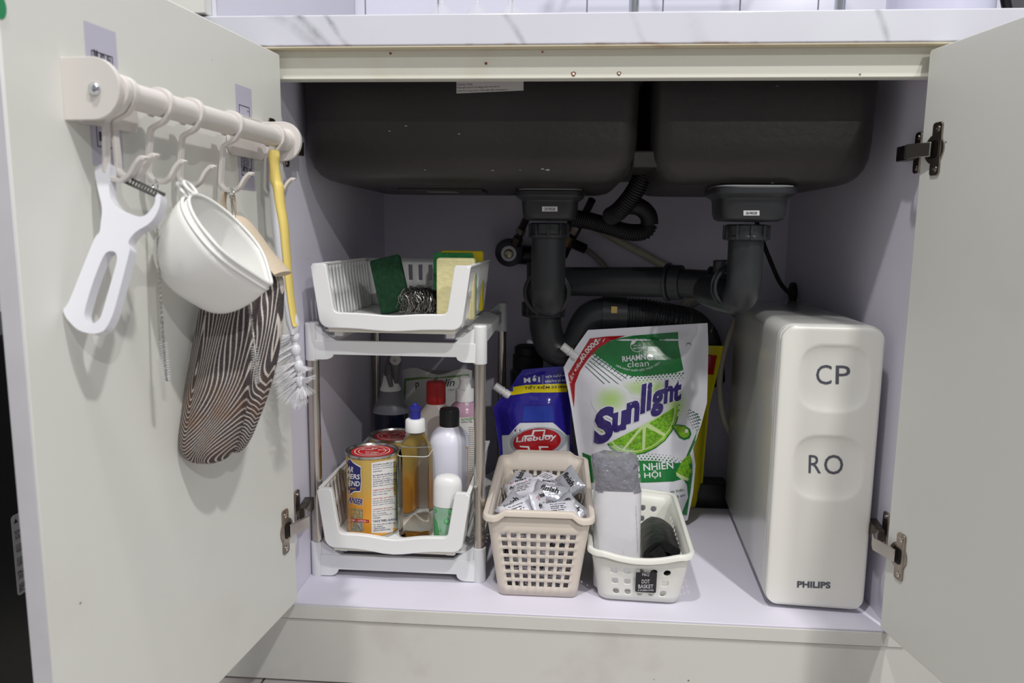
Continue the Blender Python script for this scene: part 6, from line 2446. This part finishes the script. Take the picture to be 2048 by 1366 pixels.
U3 = lambda x, y, s: door_hit(x, y, s=s)
wire_brush([U3(311, 384, 0.3000), U3(315, 480, 0.303), U3(320, 580, 0.306), U3(326, 680, 0.310), U3(333, 760, 0.312)], 0.036, 'thin twisted-wire brush hanging left of the scoops')
wire_brush([U3(463, 398, 0.1800), U3(470, 440, 0.196), U3(486, 540, 0.222), U3(503, 640, 0.246), U3(510, 700, 0.254), U3(516, 765, 0.260)], 0.036, 'thin wire brush hanging in front of the striped mitt')

# ------------------------------------------------------------------ nested scoops
OUTER_BOWL = []


def scoop(center, axis, tip, R0, depth, label, m, first):
    """open scoop: teardrop rim, deep rounded bowl. axis points out of the opening, tip along the spout"""
    root = thing('scoop', center, label, 'scoop', 'nested scoops on the rail')
    e1 = (tip - axis * tip.dot(axis)).normalized()
    e2 = axis.cross(e1)
    NA, NR = 64, 16

    def rim(a):
        c = math.cos(a)
        r = R0 * (1.0 + 0.13 * max(0.0, c) ** 6)
        x, y = r * math.cos(a), r * 0.70 * math.sin(a)
        if c > 0:
            y *= 1 - 0.55 * c ** 3
        return x, y
    rings = []
    for j in range(NR + 1):
        t = j / NR
        k = math.cos(t * math.pi / 2) ** 0.55 if t < 1 else 0.0
        k = max(k, 0.02)
        dd = depth * math.sin(t * math.pi / 2) ** 0.9
        ring = []
        for i in range(NA):
            a = 2 * math.pi * i / NA
            x, y = rim(a)
            x = x * k - 0.10 * R0 * (1 - k)
            ring.append(center + e1 * x + e2 * (y * k) - axis * dd)
        rings.append(ring)
    bm0 = MB().loft(rings, caps=False)
    bo0 = bm0.build('bowl', m, root, smooth=70, solid=0.0018, solid_off=0)
    OUTER_BOWL[:] = [bm0, bo0]
    rr_ = [center + e1 * rim(2 * math.pi * i / NA)[0] + e2 * rim(2 * math.pi * i / NA)[1] for i in range(NA)]
    MB().tube(rr_, 0.0017, 8, closed=True).build('rim', m, root, smooth=70)
    # hanging eyelet at the back of the rim
    eb = center - e1 * (R0 * 1.03)
    lp = []
    for k in range(28):
        a = 2 * math.pi * k / 28
        lp.append(eb - e1 * (0.0065 + 0.0080 * math.cos(a)) + e2 * (0.0052 * math.sin(a)))
    MB().tube(lp, 0.0019, 8, closed=True).build('eyelet', m, root, smooth=70)
    if first:
        # inner shelf wall of the near scoop
        sh = MB()
        pa = [center + e1 * (R0 * u) - e2 * (R0 * 0.46) - axis * 0.004 for u in (-0.55, -0.2, 0.2, 0.58)]
        pb = [center + e1 * (R0 * u) - e2 * (R0 * 0.30) - axis * (depth * q) for u, q in ((-0.50, 0.42), (-0.2, 0.55), (0.2, 0.52), (0.50, 0.36))]
        sh.add(pa + pb, [(0, 1, 5, 4), (1, 2, 6, 5), (2, 3, 7, 6)])
        sh.build('inner_wall', m, root, solid=0.0018, solid_off=0, bevel=0.0004, bseg=1)
    return root


tipdir = (RIGHT * 0.66 - UP * 0.75).normalized()
axd = (RIGHT * 0.745 + UP * 0.625 - FWD * 0.235).normalized()
sc1 = U3(462, 473, 0.2780)
m_sc = mat('scoop_white_plastic', (230, 230, 227), 0.24, coat=0.2)
scoop(sc1, axd, tipdir, 0.0515, 0.062, 'white drainer scoop in front, opening towards the cabinet', m_sc, True)
sc2 = sc1 - axd * 0.0062 - tipdir * 0.0015
root2 = scoop(sc2, axd, tipdir, 0.0535, 0.068, 'white drainer scoop nested behind the front one', m_sc, False)
# ------------------------------------------------------------------ oven mitt
m_mitt = mat('striped_mitt_cloth', (80, 72, 72), 0.95)
h = NT(m_mitt)
at_ = h.n('ShaderNodeAttribute')
at_.attribute_name = 'stripe'
fr_ = h.math('FRACT', at_.outputs['Fac'])
wav = h.math('ABSOLUTE', h.math('SUBTRACT', fr_, 0.5))
fine = h.noise(900, 2)
edge = h.math('ADD', wav, h.math('MULTIPLY', h.math('SUBTRACT', fine, 0.5), 0.12))
base = h.mix(h.ramp(h.noise(1400, 1), 0.40, 0.60), lin((46, 40, 43)), lin((96, 88, 90)))
cc = h.mix(h.ramp(edge, 0.345, 0.385), base, lin((205, 198, 190)))
at2 = h.n('ShaderNodeAttribute')
at2.attribute_name = 'scorch'
sc_f = h.math('MULTIPLY', at2.outputs['Fac'], h.ramp(h.noise(45, 4), 0.38, 0.68), True)
cc = h.mix(h.math('MULTIPLY', sc_f, 0.55), cc, lin((120, 76, 34)))
h.color(cc)
bp = h.n('ShaderNodeBump')
bp.inputs['Strength'].default_value = 0.4
bp.inputs['Distance'].default_value = 0.001
h.l(h.noise(800, 2), bp.inputs['Height'])
h.l(bp.outputs[0], h.b.inputs['Normal'])
m_bind = mat('beige_binding', (206, 190, 168), 0.9, bump=(500, 0.4))

mroot = thing('oven_mitt', U3(430, 915, 0.24), 'brown and white striped oven mitt hanging from the rail', 'oven mitt')


def lobe(name, rows, seam_u, freq, scorch):
    """rows: (left px, right px, y px, s) top to bottom; cross-section is a rounded ellipse;
    the stripes follow the lobe and meet in chevrons along the seam near the tip"""
    NSEG = 72
    R_ = smooth_path([Vector((a, b, 0)) for a, b, c, d in rows], 8)
    R2 = smooth_path([Vector((c, d, 0)) for a, b, c, d in rows], 8)
    rings, st, so_ = [], [], []
    n = len(R_)
    acc = 0.0
    prev = None
    q_len = []
    for i in range(n):
        mid = U3((R_[i].x + R_[i].y) / 2, R2[i].x, R2[i].y)
        if prev is not None:
            acc += (mid - prev).length
        prev = mid
        q_len.append(acc)
    tot = acc
    for i in range(n):
        a = U3(R_[i].x, R2[i].x, R2[i].y)
        b = U3(R_[i].y, R2[i].x, R2[i].y)
        c = (a + b) / 2
        hw = (b - a).length / 2
        ex = (b - a).normalized()
        td = max(0.0, tot - q_len[i])
        th = min(hw * 0.9, 0.016 + 0.012 * max(0.0, 1 - td / 0.20))
        ring = []
        for k in range(NSEG):
            an = 2 * math.pi * k / NSEG
            ca_, sa_ = math.cos(an), math.sin(an)
            wr = 1 + 0.035 * math.sin(3 * an + 26 * q_len[i]) + 0.02 * math.sin(5 * an - 41 * q_len[i])
            ring.append(c + ex * (hw * ca_ * (1 if abs(ca_) > 0.99 else wr ** 0.3)) + DUL * (th * sa_ * wr))
            # stripe coordinate: sideways distance from the seam, plus a chevron term growing towards the tip
            us = hw * ca_ - (2 * seam_u - 1) * hw
            g = max(0.0, 0.10 - td) ** 2 / 0.20 * 1.05
            st.append(freq * (abs(us) * 0.80 + g + 0.0015 * math.sin(q_len[i] * 50 + 6 * ca_)) + 0.25)
            so_.append(max(0.0, 1 - abs(td - 0.055) / 0.06) * scorch)
        rings.append(ring)
    mb = MB().loft(rings)
    o = mb.build(name, m_mitt, mroot, smooth=80)
    me = o.data
    for nm, arr in (('stripe', st), ('scorch', so_)):
        at__ = me.attributes.new(nm, 'FLOAT', 'POINT')
        at__.data.foreach_set('value', arr)
    return mb


mb1 = lobe('hand_part', [(458, 490, 468, 0.178), (432, 518, 505, 0.184), (412, 522, 560, 0.194), (400, 512, 620, 0.208), (388, 506, 690, 0.220), (377, 498, 760, 0.230), (368, 487, 830, 0.236), (364, 476, 870, 0.238), (370, 466, 900, 0.238), (386, 452, 917, 0.238), (408, 436, 924, 0.238)], 0.27, 360, 1.0)
mb2 = lobe('thumb_part', [(486, 512, 490, 0.168), (500, 545, 525, 0.170), (498, 564, 560, 0.176), (488, 564, 610, 0.184), (482, 560, 670, 0.193), (474, 550, 730, 0.200), (466, 534, 790, 0.207), (460, 516, 840, 0.213), (458, 502, 875, 0.216), (460, 490, 895, 0.217), (468, 480, 904, 0.217)], 0.97, 380, 0.8)
# cuff binding and hanging loop
bpts = smooth_path([U3(x, y, s) for x, y, s in ((468, 436, 0.184), (484, 447, 0.187), (505, 474, 0.190), (530, 508, 0.190), (552, 532, 0.190), (566, 548, 0.190))], 6)
rings = []
for i, p in enumerate(bpts):
    t = (bpts[min(i + 1, len(bpts) - 1)] - bpts[max(i - 1, 0)]).normalized()
    nn = t.cross(DUL).normalized()
    rings.append([p + nn * (0.0042 * math.cos(a)) + DUL * (0.019 * math.sin(a)) for a in [2 * math.pi * k / 16 for k in range(16)]])
MB().loft(rings).build('cuff_binding', m_bind, mroot, smooth=70)
lp = [U3(x, y, s) for x, y, s in ((450, 384, 0.176), (447, 410, 0.176), (455, 435, 0.176), (466, 442, 0.176), (468, 420, 0.174), (465, 390, 0.174))]
rings = []
for i, p in enumerate(smooth_path(lp, 4)):
    rings.append([p + DNL * a + DUL * b for a, b in ((-0.0012, -0.004), (0.0012, -0.004), (0.0012, 0.004), (-0.0012, 0.004))])
MB().loft(rings).build('hanging_loop', m_bind, mroot, bevel=0.0004, bseg=1)

# ------------------------------------------------------------------ yellow and white dish brush
SB = 0.092
m_yb = mat('yellow_brush_plastic', (236, 212, 122), 0.3)
root = thing('dish_brush', U3(600, 800, SB), 'yellow and white dish brush hanging by the hinge side', 'brush')


def strap(rows, s_c, th, m, name, par, front=0.0):
    """rows: (left px, right px, y px); rounded bar seen from the room"""
    rings = []
    A = smooth_path([Vector((a, b, c)) for a, b, c in rows], 6)
    for p in A:
        a = U3(p.x, p.z, s_c + front)
        b = U3(p.y, p.z, s_c + front)
        c = (a + b) / 2
        hw = (b - a).length / 2
        ex = (b - a).normalized()
        rings.append([c + ex * (hw * math.cos(t)) + DUL * (th * math.sin(t)) for t in [2 * math.pi * k / 20 for k in range(20)]])
    return MB().loft(rings).build(name, m, par, smooth=70)


strap([(541, 556, 302), (538, 558, 312), (540, 557, 326), (541, 558, 345), (540, 561, 365), (541, 566, 400), (544, 574, 450), (551, 577, 500), (558, 581, 550), (566, 585, 590), (571, 590, 620), (573, 597, 643), (580, 597, 660), (584, 595, 668)], SB, 0.0080, m_glossw, 'handle_core', root)
strap([(541, 556, 301), (538, 558.5, 312), (540, 557, 326), (541, 559, 345), (541, 562, 362), (546, 566, 375), (552, 569, 410), (560, 575, 450), (566, 578.5, 500), (571, 582.5, 550), (578, 587, 600), (585, 593, 640), (589, 596, 652)], SB, 0.0078, m_yb, 'soft_grip', root, 0.0018)
# beaded head and bristle tufts
beads = [(590, 674, 9, 12), (592, 701, 9.5, 14), (598, 733, 9.5, 14), (602, 764, 9.5, 14)]
px2m = (U3(600, 700, SB) - U3(601, 700, SB)).length
for x, y, rx_, rz_ in beads:
    c = U3(x, y, SB)
    MB().lathe([(0.0005, -rz_ * px2m)] + [(rx_ * px2m * math.cos(math.radians(a)), rz_ * px2m * math.sin(math.radians(a))) for a in range(-80, 81, 16)] + [(0.0005, rz_ * px2m)], c, 24).build('head_bead', m_glossw, root, smooth=80)
MB().tube([U3(588, 660, SB), U3(592, 701, SB), U3(598, 733, SB), U3(603, 775, SB)], 0.0040, 12).build('head_core', m_glossw, root)
rb_ = random.Random(5)
tuft_dirs = [((590, 668), (548, 682), 9), ((588, 676), (546, 694), 10), ((590, 692), (548, 712), 10), ((590, 704), (550, 728), 10), ((594, 724), (554, 746), 10), ((595, 736), (556, 764), 11), ((600, 752), (562, 778), 11), ((600, 764), (570, 796), 10),
             ((601, 774), (590, 806), 10), ((603, 774), (602, 812), 8), ((606, 770), (616, 792), 7), ((606, 758), (622, 758), 6), ((606, 734), (616, 742), 5), ((590, 668), (556, 690), 9), ((596, 745), (566, 770), 10)]
bm_ = MB()
for (x0, y0), (x1, y1), sp_ in tuft_dirs:
    for q in range(70):
        sd = rb_.uniform(-1, 1)
        so2 = rb_.uniform(-0.016, 0.016)
        p0 = U3(x0 + rb_.uniform(-2, 2), y0 + rb_.uniform(-2, 2), SB)
        dx_, dy_ = x1 - x0, y1 - y0
        L = math.hypot(dx_, dy_)
        k = rb_.uniform(0.86, 1.06)
        p1 = U3(x0 + dx_ * k - dy_ / L * sd * sp_, y0 + dy_ * k + dx_ / L * sd * sp_, SB) + DUL * so2
        p0 = p0 + DUL * so2 * 0.2
        t = (p1 - p0).normalized()
        u = t.orthogonal().normalized() * 0.00017
        w = t.cross(u).normalized() * 0.00017
        bm_.add([p0 + u, p0 - u * 0.5 + w, p0 - u * 0.5 - w, p1 + u, p1 - u * 0.5 + w, p1 - u * 0.5 - w], [(0, 1, 4, 3), (1, 2, 5, 4), (2, 0, 3, 5)])
tag(bm_.build('bristles', mat('white_nylon', (236, 236, 240), 0.4), root, smooth=0), kind='stuff')
